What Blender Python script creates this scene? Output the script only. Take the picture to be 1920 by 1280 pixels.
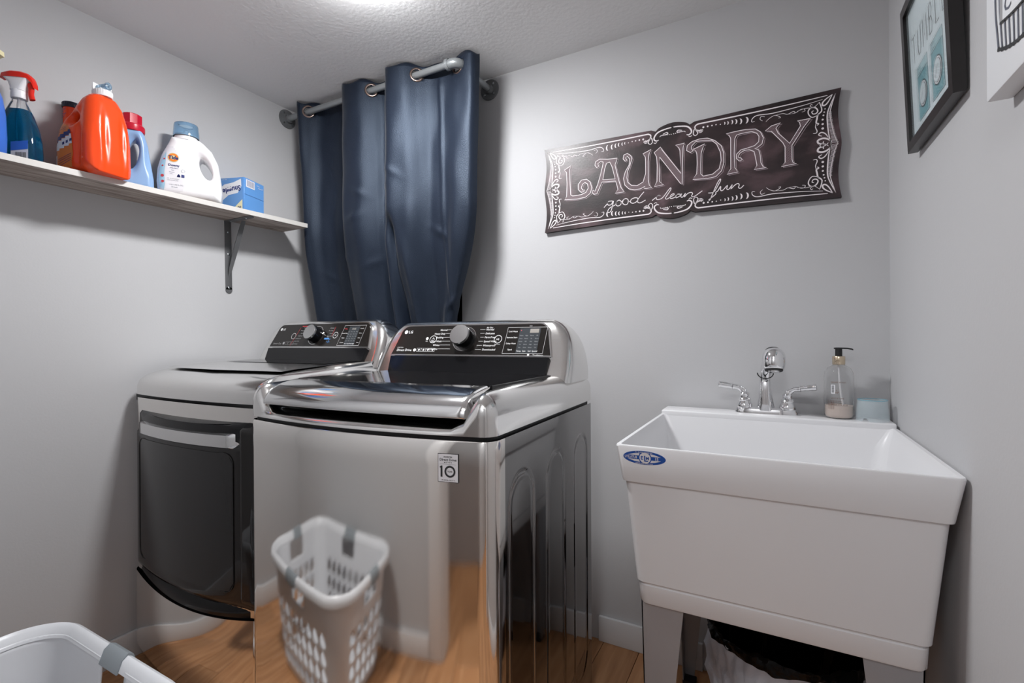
import bpy, bmesh, math, random
import numpy as np
from mathutils import Vector, Matrix, geometry
for o in list(bpy.data.objects): bpy.data.objects.remove(o, do_unlink=True)
random.seed(7)
SC = bpy.context.scene
COL = SC.collection
PI = math.pi
# ------------------------------------------------------------------ camera, world, lights, exposure
XL, XR, H = -1.962, 0.292, 2.162           # left wall, right wall, ceiling height; back wall at y = 0
YF = -1.63                                 # inner face of the wall with the doorway
cd = bpy.data.cameras.new('camera'); cam = bpy.data.objects.new('camera', cd); COL.objects.link(cam)
cd.sensor_width = 36.0; cd.lens = 901.5/1920*36; cd.clip_start = 0.02
yaw, pit, rol = .4953, -.0023, -.0051
fw = Vector((-math.sin(yaw)*math.cos(pit), math.cos(yaw)*math.cos(pit), math.sin(pit)))
rt = Vector((math.cos(yaw), math.sin(yaw), 0)); up = rt.cross(fw)
r2 = rt*math.cos(rol)+up*math.sin(rol); u2 = -rt*math.sin(rol)+up*math.cos(rol)
m3 = Matrix((r2, u2, -fw)).transposed()
cam.matrix_world = Matrix.Translation((0, -1.6924, 1.0912)) @ m3.to_4x4()
SC.camera = cam
SC.view_settings.view_transform = 'Standard'; SC.view_settings.look = 'None'
SC.view_settings.gamma = 1; SC.view_settings.use_curve_mapping = False
SC.view_settings.exposure = 0.46
w = bpy.data.worlds.new('world'); SC.world = w; w.use_nodes = True
w.node_tree.nodes['Background'].inputs[0].default_value = (.8, .85, .9, 1)
w.node_tree.nodes['Background'].inputs[1].default_value = 0.05
LIGHT_MAIN, LIGHT_FILL = 150.0, 36.0       # emission of the ceiling lamp and of the added hall fill (built further down)
LAMP_XY = (-1.0, -.722); HALL_XY = (-.1, -2.06)

# ------------------------------------------------------------------ materials
def lin(c):
    return tuple((x/12.92 if x <= .04045 else ((x+.055)/1.055)**2.4) for x in c)
def rgb(*c): return lin([x/255 for x in c])
def mat(name, col, rough=.5, metal=0, spec=.5, bump=None, trans=0, ior=1.45, coat=0, emit=None, estr=1, alpha=1, sheen=0):
    m = bpy.data.materials.new(name); m.use_nodes = True
    nt = m.node_tree; b = nt.nodes['Principled BSDF']; I = b.inputs
    I['Base Color'].default_value = (*col, 1); I['Roughness'].default_value = rough; I['Metallic'].default_value = metal
    I['Specular IOR Level'].default_value = spec; I['IOR'].default_value = ior; I['Transmission Weight'].default_value = trans
    I['Coat Weight'].default_value = coat; I['Coat Roughness'].default_value = .05; I['Alpha'].default_value = alpha
    if sheen: I['Sheen Weight'].default_value = sheen; I['Sheen Roughness'].default_value = .35
    if emit: I['Emission Color'].default_value = (*emit, 1); I['Emission Strength'].default_value = estr
    if bump:
        sc, st, det = bump[:3]
        tc = nt.nodes.new('ShaderNodeTexCoord'); mp = nt.nodes.new('ShaderNodeMapping')
        if len(bump) > 3: mp.inputs['Scale'].default_value = bump[3]
        nz = nt.nodes.new('ShaderNodeTexNoise'); nz.inputs['Scale'].default_value = sc; nz.inputs['Detail'].default_value = det
        bp = nt.nodes.new('ShaderNodeBump'); bp.inputs['Strength'].default_value = st; bp.inputs['Distance'].default_value = .004
        nt.links.new(tc.outputs['Object'], mp.inputs[0]); nt.links.new(mp.outputs[0], nz.inputs['Vector'])
        nt.links.new(nz.outputs[0], bp.inputs['Height']); nt.links.new(bp.outputs[0], I['Normal'])
    return m
def ramp_color(m, scale, stops, mapping=(1, 1, 1), detail=6, distort=0, rough_var=None, tex='noise', coord='Object'):
    nt = m.node_tree; b = nt.nodes['Principled BSDF']
    tc = nt.nodes.new('ShaderNodeTexCoord'); mp = nt.nodes.new('ShaderNodeMapping'); mp.inputs['Scale'].default_value = mapping
    nz = nt.nodes.new('ShaderNodeTexNoise'); nz.inputs['Scale'].default_value = scale; nz.inputs['Detail'].default_value = detail
    nz.inputs['Distortion'].default_value = distort
    cr = nt.nodes.new('ShaderNodeValToRGB')
    els = cr.color_ramp.elements
    while len(els) < len(stops): els.new(.5)
    for e, (p, c) in zip(els, stops): e.position = p; e.color = (*c, 1)
    nt.links.new(tc.outputs[coord], mp.inputs[0]); nt.links.new(mp.outputs[0], nz.inputs['Vector'])
    nt.links.new(nz.outputs[0], cr.inputs[0]); nt.links.new(cr.outputs[0], b.inputs['Base Color'])
    if rough_var:
        mr = nt.nodes.new('ShaderNodeMapRange'); mr.inputs[3].default_value, mr.inputs[4].default_value = rough_var
        nt.links.new(nz.outputs[0], mr.inputs[0]); nt.links.new(mr.outputs[0], b.inputs['Roughness'])
    return m
M = {}
M['wall'] = mat('wall_paint', (.525, .525, .537), .6, spec=.12, bump=(160, .06, 3))
M['ceil'] = mat('ceiling_texture', (.80, .80, .805), .85, spec=.15, bump=(75, .28, 4))
M['trim'] = mat('trim_white', (.72, .72, .73), .35)
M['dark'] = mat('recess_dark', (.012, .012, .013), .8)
wd = M['plank'] = mat('floor_oak', (.4, .2, .08), .32, spec=.45)
ramp_color(wd, 3.0, [(.25, rgb(166, 116, 78)), (.5, rgb(188, 137, 95)), (.75, rgb(206, 158, 116))], (14, 1.1, 1), 8, .6, (.25, .4))
def plank_tint():
    nt = wd.node_tree; b = nt.nodes['Principled BSDF']; lk = b.inputs['Base Color'].links[0]; src = lk.from_socket
    oi = nt.nodes.new('ShaderNodeObjectInfo'); hs = nt.nodes.new('ShaderNodeHueSaturation')
    mr = nt.nodes.new('ShaderNodeMapRange'); mr.inputs[3].default_value, mr.inputs[4].default_value = .8, 1.15
    nt.links.new(oi.outputs['Random'], mr.inputs[0]); nt.links.new(mr.outputs[0], hs.inputs['Value'])
    nt.links.new(src, hs.inputs['Color']); nt.links.new(hs.outputs[0], b.inputs['Base Color'])
plank_tint()
M['subfloor'] = mat('floor_joint', rgb(70, 42, 24), .8)
M['shelf'] = mat('shelf_greywood', (.4, .38, .36), .55)
ramp_color(M['shelf'], 5.0, [(.3, rgb(104, 92, 86)), (.46, rgb(146, 134, 127)), (.6, rgb(172, 161, 154)), (.8, rgb(190, 180, 173))], (9, .9, 9), 9, 1.2)
M['shelf_edge'] = mat('shelf_edge_pale', rgb(205, 202, 198), .5)
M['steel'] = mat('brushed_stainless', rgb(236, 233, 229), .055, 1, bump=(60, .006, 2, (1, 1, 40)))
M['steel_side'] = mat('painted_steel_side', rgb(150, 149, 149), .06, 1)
M['cover'] = mat('silver_cover', rgb(234, 233, 231), .14, 1)
M['silver'] = mat('silver_trim', rgb(228, 228, 228), .09, 1)
M['knob'] = mat('knob_satin', rgb(190, 190, 190), .3, 1)
M['black'] = mat('black_gloss', (.006, .006, .007), .08, spec=.35)
M['blackp'] = mat('black_panel', (.014, .012, .011), .1)
M['blackm'] = mat('black_matte', (.012, .012, .013), .5)
M['lidglass'] = mat('lid_dark_glass', (.008, .008, .009), .06, spec=.4)
def dust(m, scale, thr):                      # pale dust specks lying on dark glass
    nt = m.node_tree; b = nt.nodes['Principled BSDF']
    tc = nt.nodes.new('ShaderNodeTexCoord'); vo = nt.nodes.new('ShaderNodeTexVoronoi'); vo.inputs['Scale'].default_value = scale
    lt = nt.nodes.new('ShaderNodeMath'); lt.operation = 'LESS_THAN'; lt.inputs[1].default_value = thr
    mx = nt.nodes.new('ShaderNodeMixRGB'); mx.inputs[1].default_value = b.inputs['Base Color'].default_value; mx.inputs[2].default_value = (.35, .34, .33, 1)
    nt.links.new(tc.outputs['Object'], vo.inputs['Vector']); nt.links.new(vo.outputs['Distance'], lt.inputs[0]); nt.links.new(lt.outputs[0], mx.inputs[0]); nt.links.new(mx.outputs[0], b.inputs['Base Color'])
dust(M['lidglass'], 170, .13)
M['doorglass'] = mat('door_smoked_glass', (.02, .02, .021), .045)
M['doorframe'] = mat('door_gloss_black', (.012, .011, .011), .06)
M['white_print'] = mat('white_print', (.75, .75, .75), .5)
M['grey_print'] = mat('grey_print', (.35, .35, .36), .5)
M['red_print'] = mat('red_print', rgb(205, 70, 75), .5)
M['blue_print'] = mat('blue_print', rgb(90, 150, 215), .5)
M['lcd'] = mat('display_grey', rgb(62, 66, 70), .15)
M['lcd2'] = mat('display_digits', rgb(150, 145, 138), .3)
M['tub'] = mat('tub_white', (.73, .73, .745), .32, spec=.4)
M['leg'] = mat('leg_grey_steel', rgb(158, 160, 165), .4, .3)
M['chrome'] = mat('chrome', (.86, .86, .87), .05, 1)
M['decal_blue'] = mat('decal_blue', rgb(28, 84, 170), .35)
M['decal_white'] = mat('decal_white', (.78, .78, .8), .35)
M['clear'] = mat('clear_plastic', (.97, .97, .97), .03, trans=1, ior=1.3)
M['clearblue'] = mat('clear_blue_plastic', rgb(222, 236, 242), .15, alpha=.2)
M['clearrim'] = mat('clear_blue_rim', rgb(120, 190, 210), .15, alpha=.5)
M['capblue'] = mat('cap_blue_plastic', (.55, .75, .92), .06, trans=.9, ior=1.35)
M['liquid_soap'] = mat('soap_liquid', rgb(238, 222, 212), .3)
M['liquid_blue'] = mat('cleaner_liquid', rgb(10, 112, 158), .05, trans=.6, ior=1.33)
M['gold'] = mat('champagne_gold', rgb(222, 204, 178), .22, 1)
M['brown_print'] = mat('brown_print', rgb(120, 86, 66), .5)
M['bag_black'] = mat('bag_black', (.004, .004, .004), .2, spec=.25, bump=(55, 1.0, 4))
M['bag_white'] = mat('bag_white', rgb(206, 213, 226), .35, bump=(38, 1.0, 3))
M['bin'] = mat('bin_brown', rgb(42, 28, 22), .45)
M['basket'] = mat('basket_white', rgb(226, 228, 232), .3)
M['grip'] = mat('grip_grey', rgb(140, 147, 152), .4)
M['navy'] = mat('curtain_navy', rgb(22, 29, 42), .47, spec=.55, sheen=.12, bump=(420, .3, 3))
M['navy'].node_tree.nodes['Principled BSDF'].inputs['Specular Tint'].default_value = (.66, .80, 1, 1)
M['hem'] = mat('curtain_navy_dark', rgb(20, 27, 42), .5, sheen=.15)
M['grommet'] = mat('grommet_bronze', rgb(150, 132, 124), .25, 1)
M['pipe'] = mat('galvanised_pipe', rgb(150, 154, 156), .38, .45, bump=(120, .1, 3))
M['flange'] = mat('iron_flange', rgb(112, 114, 116), .42, .3, bump=(160, .25, 3))
M['screw'] = mat('zinc_screw', rgb(190, 196, 198), .25, 1)
M['bracket'] = mat('bracket_grey', rgb(112, 113, 115), .4, .4)
M['orange'] = mat('jug_orange', rgb(236, 74, 26), .27, spec=.5)
M['orange_label'] = mat('label_orange', rgb(214, 122, 56), .4)
M['navy_print'] = mat('print_navy', rgb(34, 46, 110), .4)
M['navycap'] = mat('cap_navy', rgb(22, 28, 48), .35)
M['whitep'] = mat('white_plastic', rgb(238, 238, 240), .3)
M['label_white'] = mat('label_offwhite', rgb(226, 226, 230), .4)
M['bluejug'] = mat('jug_pale_blue', rgb(142, 176, 218), .28)
M['redcap'] = mat('cap_crimson', rgb(196, 26, 52), .3)
M['redtrig'] = mat('trigger_red', rgb(226, 42, 28), .32)
M['cream'] = mat('trigger_cream', rgb(226, 218, 176), .4)
M['cobalt'] = mat('bottle_cobalt', rgb(62, 112, 205), .3)
M['logo_orange'] = mat('logo_orange', rgb(244, 122, 30), .4)
M['logo_yellow'] = mat('logo_khaki', rgb(202, 190, 140), .4)
M['pale_cyan'] = mat('print_pale_cyan', rgb(170, 208, 226), .4)
M['boxblue'] = mat('carton_blue', rgb(98, 152, 214), .4)
M['boxblue2'] = mat('carton_blue_face', rgb(104, 150, 205), .4)
M['sign'] = mat('sign_chalkboard', rgb(50, 38, 40), .36, spec=.5, bump=(220, .05, 2))
ramp_color(M['sign'], 6.5, [(.36, rgb(34, 26, 28)), (.5, rgb(50, 38, 40)), (.62, rgb(80, 62, 66)), (.75, rgb(110, 88, 94))], (1, 1, 1.6), 5, .5)
M['sign_edge'] = mat('sign_edge_dark', rgb(34, 24, 26), .5)
M['chalk'] = mat('chalk_white', rgb(236, 228, 231), .5)
M['chalk_dim'] = mat('chalk_dim', rgb(168, 150, 156), .5)
M['chalk_fill'] = mat('chalk_rose', rgb(76, 56, 60), .5)
M['frame'] = mat('frame_black', rgb(30, 26, 26), .28)
M['paper'] = mat('print_paper', rgb(206, 220, 224), .6)
M['teal'] = mat('print_teal', rgb(116, 164, 172), .6)
M['teal2'] = mat('print_pale_teal', rgb(160, 192, 198), .6)
M['ink'] = mat('print_ink', rgb(48, 50, 52), .6)
M['glass'] = mat('picture_glass', (1, 1, 1), .02, trans=1, ior=1.2, alpha=.25)
M['canvas'] = mat('canvas_white', rgb(226, 228, 231), .6)
M['ink2'] = mat('canvas_ink', rgb(96, 100, 112), .6)
def lampmat(n, s): return mat(n, (.9, .9, .9), .5, emit=(.985, .99, 1), estr=s)
M['lampbase'] = mat('lamp_base', (.8, .8, .8), .4)
# ------------------------------------------------------------------ mesh helpers
class MB:
    def __init__(s): s.v = []; s.f = []; s.mi = []; s.mats = []; s.cur = 0
    def use(s, m):
        if m not in s.mats: s.mats.append(m)
        s.cur = s.mats.index(m); return s
    def add(s, vs, fs, T=None):
        n = len(s.v)
        if T is not None: vs = [T @ Vector(p) for p in vs]
        s.v += [tuple(p) for p in vs]; s.f += [tuple(i+n for i in f) for f in fs]; s.mi += [s.cur]*len(fs); return s
    def box(s, lo, hi, bev=0, seg=3, T=None):
        bm = bmesh.new(); bmesh.ops.create_cube(bm, size=1)
        for p in bm.verts: p.co = Vector([lo[i]+(p.co[i]+.5)*(hi[i]-lo[i]) for i in range(3)])
        if bev: bmesh.ops.bevel(bm, geom=bm.edges[:], offset=bev, segments=seg, profile=.5, affect='EDGES')
        bm.verts.index_update()
        s.add([p.co.copy() for p in bm.verts], [[p.index for p in f.verts] for f in bm.faces], T); bm.free(); return s
    def loft(s, rings, cap0=True, cap1=True, closed=True, T=None):
        n = len(rings[0]); vs = [p for r in rings for p in r]; fs = []
        for k in range(len(rings)-1):
            for i in range(n if closed else n-1):
                j = (i+1) % n; fs.append((k*n+i, k*n+j, (k+1)*n+j, (k+1)*n+i))
        if closed and cap0: fs.append(tuple(range(n))[::-1])
        if closed and cap1: fs.append(tuple((len(rings)-1)*n+i for i in range(n)))
        return s.add(vs, fs, T)
    def lathe(s, prof, n=32, T=None, c0=True, c1=True):
        rings = [[(r*math.cos(2*PI*i/n), r*math.sin(2*PI*i/n), z) for i in range(n)] for r, z in prof]
        return s.loft(rings, c0, c1, T=T)
    def tube(s, path, rad, n=12, caps=True, flat=1.0, T=None):
        P = [Vector(p) for p in path]; rings = []
        if not hasattr(rad, '__len__'): rad = [rad]*len(P)
        prev = None
        for i, p in enumerate(P):
            d = (P[min(i+1, len(P)-1)]-P[max(i-1, 0)]).normalized()
            if prev is None:
                a = Vector((0, 0, 1)) if abs(d.z) < .9 else Vector((1, 0, 0)); u = d.cross(a).normalized()
            else: u = (prev-d*prev.dot(d)).normalized()
            prev = u; v = d.cross(u)
            rings.append([p+u*(rad[i]*math.cos(2*PI*k/n))+v*(rad[i]*flat*math.sin(2*PI*k/n)) for k in range(n)])
        return s.loft(rings, caps, caps, T=T)
    def prism(s, poly, z0, z1, T=None):         # poly in local XY, extruded along Z
        n = len(poly); tri = geometry.tessellate_polygon([[Vector((p[0], p[1], 0)) for p in poly]])
        ar = sum(poly[i][0]*poly[(i+1) % n][1]-poly[(i+1) % n][0]*poly[i][1] for i in range(n))
        vs = [(p[0], p[1], z0) for p in poly]+[(p[0], p[1], z1) for p in poly]; fs = []
        for a, b, c in tri:
            x = (poly[b][0]-poly[a][0])*(poly[c][1]-poly[a][1])-(poly[c][0]-poly[a][0])*(poly[b][1]-poly[a][1])
            if x < 0: b, c = c, b
            fs += [(a+n, b+n, c+n), (c, b, a)]
        for i in range(n):
            j = (i+1) % n; fs.append((i, j, j+n, i+n) if ar > 0 else (j, i, i+n, j+n))
        return s.add(vs, fs, T)
    def ribbon(s, pts, w, z=0, T=None, closed=False, th=.0004):   # flat printed stroke in local XY
        P = [Vector((p[0], p[1], 0)) for p in pts]; n = len(P); L = []; R = []
        for i in range(n):
            a = P[(i-1) % n] if closed or i > 0 else P[i]; b = P[(i+1) % n] if closed or i < n-1 else P[i]
            d = (b-a); d = d.normalized() if d.length > 1e-9 else Vector((1, 0, 0)); nn = Vector((-d.y, d.x, 0))
            ww = w[i] if hasattr(w, '__len__') else w
            L.append(P[i]+nn*ww/2); R.append(P[i]-nn*ww/2)
        vs = [(p.x, p.y, z+th) for p in L]+[(p.x, p.y, z+th) for p in R]; fs = []
        for i in range(n if closed else n-1):
            j = (i+1) % n; fs.append((i, i+n, j+n, j))
        return s.add(vs, fs, T)
    def disc(s, c, r, z=0, n=24, T=None, ry=None):
        return s.add([(c[0]+r*math.cos(2*PI*i/n), c[1]+(ry or r)*math.sin(2*PI*i/n), z) for i in range(n)], [tuple(range(n))], T)
    def text(s, body, x, y, size, z=0, T=None, align='LEFT', shear=0, sx=1, bold=0):
        vs, fs = text_geo(body, bold); xs = [p[0] for p in vs] or [0]; wd_ = (max(xs))*size*sx
        ox = {'LEFT': 0, 'CENTER': -wd_/2, 'RIGHT': -wd_}[align]
        return s.add([(x+ox+p[0]*size*sx+p[1]*size*shear, y+p[1]*size, z) for p in vs], fs, T)
    def obj(s, name, m=None, parent=None, smooth=40, loc=None, rz=0):
        me = bpy.data.meshes.new(name); me.from_pydata(s.v, [], s.f); me.validate()
        ms = s.mats if s.mats else [m]
        for x in ms: me.materials.append(M[x] if isinstance(x, str) else x)
        if s.mats and len(me.polygons) == len(s.mi): me.polygons.foreach_set('material_index', s.mi)
        o = bpy.data.objects.new(name, me); COL.objects.link(o)
        if smooth: me.shade_smooth(); me.set_sharp_from_angle(angle=math.radians(smooth))
        if parent: o.parent = parent
        if loc: o.location = loc
        o.rotation_euler.z = rz
        me.update(); return o
_tc = {}
def text_geo(body, bold=0):
    k = (body, bold)
    if k not in _tc:
        c = bpy.data.curves.new('t', 'FONT'); c.body = body; c.size = 1; c.resolution_u = 2; c.offset = bold
        o = bpy.data.objects.new('t', c); COL.objects.link(o)
        bpy.context.view_layer.update()
        me = bpy.data.meshes.new_from_object(o.evaluated_get(bpy.context.evaluated_depsgraph_get()))
        _tc[k] = ([tuple(v.co) for v in me.vertices], [tuple(p.vertices) for p in me.polygons])
        bpy.data.objects.remove(o); bpy.data.curves.remove(c); bpy.data.meshes.remove(me)
    return _tc[k]
def frame(o, ux, uy):                        # local XY plane -> world, Z = outward normal
    ux = Vector(ux).normalized(); uy = Vector(uy); uy = (uy-ux*uy.dot(ux)).normalized(); n = ux.cross(uy)
    return Matrix.Translation(o) @ Matrix((ux, uy, n)).transposed().to_4x4()
def thing(name, label, cat, loc=(0, 0, 0), rz=0, group=None):
    o = bpy.data.objects.new(name, None); COL.objects.link(o); o.location = loc; o.rotation_euler = (0, 0, rz)
    o.empty_display_size = .05; return tag(o, label, cat, group)
def tag(o, label, cat, group=None):
    o['label'] = label; o['category'] = cat
    if group: o['group'] = group
    return o
def struct(o): o['kind'] = 'structure'; return o
def rrect(hx, hy, r, n=6, cx=0, cy=0):
    out = []
    for qx, qy, a0 in ((1, 1, 0), (-1, 1, PI/2), (-1, -1, PI), (1, -1, 1.5*PI)):
        for k in range(n+1):
            a = a0+PI/2*k/n; out.append((cx+qx*(hx-r)+r*math.cos(a), cy+qy*(hy-r)+r*math.sin(a)))
    return out
def spline(pts, n=8, closed=False):
    P = [Vector(p) for p in pts]; N = len(P); out = []
    for i in range(N if closed else N-1):
        g = lambda k: P[k % N] if closed else P[max(0, min(N-1, k))]
        a, b, c, d = g(i-1), g(i), g(i+1), g(i+2)
        for k in range(n):
            t = k/n; out.append(.5*((2*b)+(c-a)*t+(2*a-5*b+4*c-d)*t*t+(3*b-a-3*c+d)*t**3))
    if not closed: out.append(P[-1])
    return [tuple(p) for p in out]
def interp(tab, x):
    if x <= tab[0][0]: return tab[0][1]
    for (a, va), (b, vb) in zip(tab, tab[1:]):
        if x <= b: return va+(vb-va)*(x-a)/(b-a)
    return tab[-1][1]
def sst(a, b, x):
    t = max(0, min(1, (x-a)/(b-a))); return t*t*(3-2*t)
# ---- signed distance meshing (moulded bottles)
def sdf_mesh(fn, lo, hi, h):
    lo = np.array(lo, float); hi = np.array(hi, float); n = np.ceil((hi-lo)/h).astype(int)+1
    g = np.stack(np.meshgrid(*[lo[i]+h*np.arange(n[i]) for i in range(3)], indexing='ij'), -1)
    V = fn(g[..., 0], g[..., 1], g[..., 2]); S = V < 0
    nc = n-1; acc = np.zeros((*nc, 3)); cnt = np.zeros(nc)
    corners = [(a, b, c) for a in (0, 1) for b in (0, 1) for c in (0, 1)]
    sl = lambda c: tuple(slice(c[i], c[i]+nc[i]) for i in range(3))
    for c in corners:
        for ax in range(3):
            if c[ax] == 0:
                d = list(c); d[ax] = 1; va, vb = V[sl(c)], V[sl(d)]; m = (va < 0) != (vb < 0)
                t = np.where(m, va/np.where(m, va-vb, 1), 0)[..., None]
                acc += np.where(m[..., None], g[sl(c)]*(1-t)+g[sl(d)]*t, 0); cnt += m
    act = cnt > 0; idx = -np.ones(nc, int); idx[act] = np.arange(act.sum()); P = acc[act]/cnt[act][:, None]
    F = []
    for ax in range(3):
        o1, o2 = (ax+1) % 3, (ax+2) % 3
        s0 = [slice(1, n[i]-1) for i in range(3)]; s0[ax] = slice(0, nc[ax]); s1 = list(s0); s1[ax] = slice(1, n[ax])
        m = S[tuple(s0)] != S[tuple(s1)]; inn = S[tuple(s0)][m]; q = np.argwhere(m)
        for i in range(3):
            if i != ax: q[:, i] += 1
        def cell(a, b):
            r = q.copy(); r[:, o1] -= a; r[:, o2] -= b; return idx[r[:, 0], r[:, 1], r[:, 2]]
        quad = np.stack([cell(1, 1), cell(0, 1), cell(0, 0), cell(1, 0)], 1); quad[~inn] = quad[~inn][:, ::-1]; F.append(quad)
    F = np.concatenate(F); e = 1e-4
    for _ in range(2):
        f0 = fn(P[:, 0], P[:, 1], P[:, 2])
        G = np.stack([fn(P[:, 0]+(e if i == 0 else 0), P[:, 1]+(e if i == 1 else 0), P[:, 2]+(e if i == 2 else 0))-f0 for i in range(3)], 1)/e
        st = f0[:, None]*G/np.maximum((G*G).sum(1), .3)[:, None]; L = np.linalg.norm(st, axis=1, keepdims=True)
        P = P-st*np.minimum(1, h*.6/np.maximum(L, 1e-9))
    return P.tolist(), F.tolist()
def sd_poly(poly, x, z):
    d = np.full(x.shape, 1e9); s = np.ones(x.shape); N = len(poly)
    for i in range(N):
        ax, az = poly[i]; bx, bz = poly[i-1]; ex, ez = bx-ax, bz-az; wx, wz = x-ax, z-az
        t = np.clip((wx*ex+wz*ez)/(ex*ex+ez*ez), 0, 1); d = np.minimum(d, (wx-ex*t)**2+(wz-ez*t)**2)
        c1 = z >= az; c2 = z < bz; c3 = ex*wz > ez*wx
        s = np.where((c1 & c2 & c3) | (~c1 & ~c2 & ~c3), -s, s)
    return s*np.sqrt(d)
def smax(a, b, k):
    hh = np.clip(.5-.5*(a-b)/k*-1, 0, 1); return np.maximum(a, b)+k*.25*np.clip(1-np.abs(a-b)/k, 0, 1)**2
def ellip(x, y, z, c, r):
    k0 = np.sqrt(((x-c[0])/r[0])**2+((y-c[1])/r[1])**2+((z-c[2])/r[2])**2); return (k0-1)*min(r)
def rex(d2, y, h, r):                         # rounded extrusion of a 2D distance by half thickness h
    qx = d2+r; qy = np.abs(y)-h+r
    return np.hypot(np.maximum(qx, 0), np.maximum(qy, 0))+np.minimum(np.maximum(qx, qy), 0)-r
def project(fn, pts, off=.0006, ymin=-.15, ymax=0.0):   # drop (x, z) points on the -Y side of a moulded body
    a = np.array(pts, float); lo = np.full(len(a), ymin); hi = np.full(len(a), ymax)
    for _ in range(26):
        m = (lo+hi)/2; ins = fn(a[:, 0], m, a[:, 1]) < 0; hi = np.where(ins, m, hi); lo = np.where(ins, lo, m)
    return [(p[0], y-off, p[1]) for p, y in zip(a.tolist(), lo.tolist())]
def decal(mb, fn, sub, off):                  # wrap flat printed geometry (x, z in its XY) onto the body
    mb.add(project(fn, [(p[0], p[1]) for p in sub.v], off), sub.f); return mb
def fillgrid(poly, h):                        # small quads covering a polygon, for wrapped labels
    xs = [p[0] for p in poly]; zs = [p[1] for p in poly]; nx = int((max(xs)-min(xs))/h)+1; nz = int((max(zs)-min(zs))/h)+1
    sub = MB(); X = np.linspace(min(xs), max(xs), nx+1); Zs = np.linspace(min(zs), max(zs), nz+1)
    for j in range(nz):
        zc = (Zs[j]+Zs[j+1])/2; cr = []
        for a, b in zip(poly, poly[1:]+poly[:1]):
            if (a[1] > zc) != (b[1] > zc): cr.append(a[0]+(b[0]-a[0])*(zc-a[1])/(b[1]-a[1]))
        cr.sort()
        for k in range(0, len(cr)-1, 2):
            m = max(1, int((cr[k+1]-cr[k])/h)); vs = []
            for q in range(m+1):
                xx = cr[k]+(cr[k+1]-cr[k])*q/m; vs += [(xx, Zs[j], 0), (xx, Zs[j+1], 0)]
            sub.add(vs, [(2*q, 2*q+2, 2*q+3, 2*q+1) for q in range(m)])
    return sub
# chalk lettering and scrollwork of the sign, millimetres from its centre
SL= {"L":[[-389,67],[-362,79],[-367,66],[-366,12],[-364,-29],[-356,-34],[-322,-34],[-304,-28],[-296,-14],[-298,1],[-308,8],[-318,3],[-322,-10],[-316,-19],[-310,-18],[-312,-25],[-324,-25],[-334,-14],[-334,5],[-322,19],[-302,19],[-288,7],[-282,-16],[-288,-34],[-306,-46],[-340,-48],[-388,-44],[-380,-32],[-378,14],[-380,57]],"A":[[-263,54],[-270,64],[-267,77],[-252,83],[-221,77],[-188,75],[-192,62],[-196,52],[-186,9],[-176,-29],[-164,-48],[-196,-48],[-186,-36],[-190,-18],[-194,-5],[-244,-1],[-252,-17],[-263,-40],[-275,-40],[-282,-31],[-277,-25],[-271,-30],[-260,-7],[-248,31],[-241,59],[-239,70],[-248,75],[-259,68],[-256,58]],"A_counter":[[-241,7],[-196,3],[-206,46],[-215,66],[-227,64],[-233,47]],"U":[[-160,59],[-167,68],[-165,81],[-152,85],[-140,75],[-136,63],[-143,42],[-151,22],[-154,0],[-150,-17],[-138,-29],[-118,-33],[-98,-24],[-89,4],[-89,47],[-90,61],[-98,73],[-70,83],[-77,70],[-80,45],[-80,-19],[-77,-38],[-68,-48],[-94,-48],[-91,-40],[-107,-46],[-128,-46],[-147,-40],[-161,-25],[-166,-1],[-159,23],[-146,43],[-144,64],[-152,75],[-158,70],[-154,61]],"N":[[-60,70],[-39,85],[-33,73],[27,-16],[24,61],[20,71],[10,81],[38,83],[34,69],[32,11],[31,-52],[25,-48],[-42,52],[-43,10],[-42,-32],[-29,-44],[-60,-46],[-51,-29],[-50,26],[-52,54]],"D":[[66,57],[101,68],[95,56],[90,40],[89,6],[89,-28],[96,-36],[125,-34],[144,-20],[150,5],[148,32],[137,60],[122,75],[97,79],[74,81],[61,69],[61,59],[65,52],[57,48],[45,57],[47,73],[62,83],[84,87],[109,85],[131,73],[150,53],[158,27],[158,-3],[151,-28],[134,-44],[109,-46],[64,-42],[76,-25],[78,8],[77,39],[74,49]],"R":[[165,87],[189,89],[219,89],[248,85],[262,73],[270,53],[266,35],[254,27],[246,25],[257,19],[261,1],[263,-22],[268,-34],[278,-40],[244,-40],[252,-29],[248,-3],[244,16],[231,24],[216,24],[204,18],[199,7],[207,3],[211,-4],[202,-6],[194,4],[195,17],[207,28],[225,30],[246,34],[257,44],[258,60],[252,71],[238,79],[207,79],[195,77],[190,67],[188,21],[190,-25],[198,-40],[167,-42],[178,-26],[178,23],[178,70],[174,79]],"Y":[[275,73],[292,85],[316,89],[308,81],[304,75],[310,59],[340,22],[368,68],[366,79],[360,85],[394,85],[390,81],[378,66],[346,15],[346,-27],[348,-36],[358,-42],[318,-44],[328,-33],[328,14],[322,28],[292,68]]}
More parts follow.
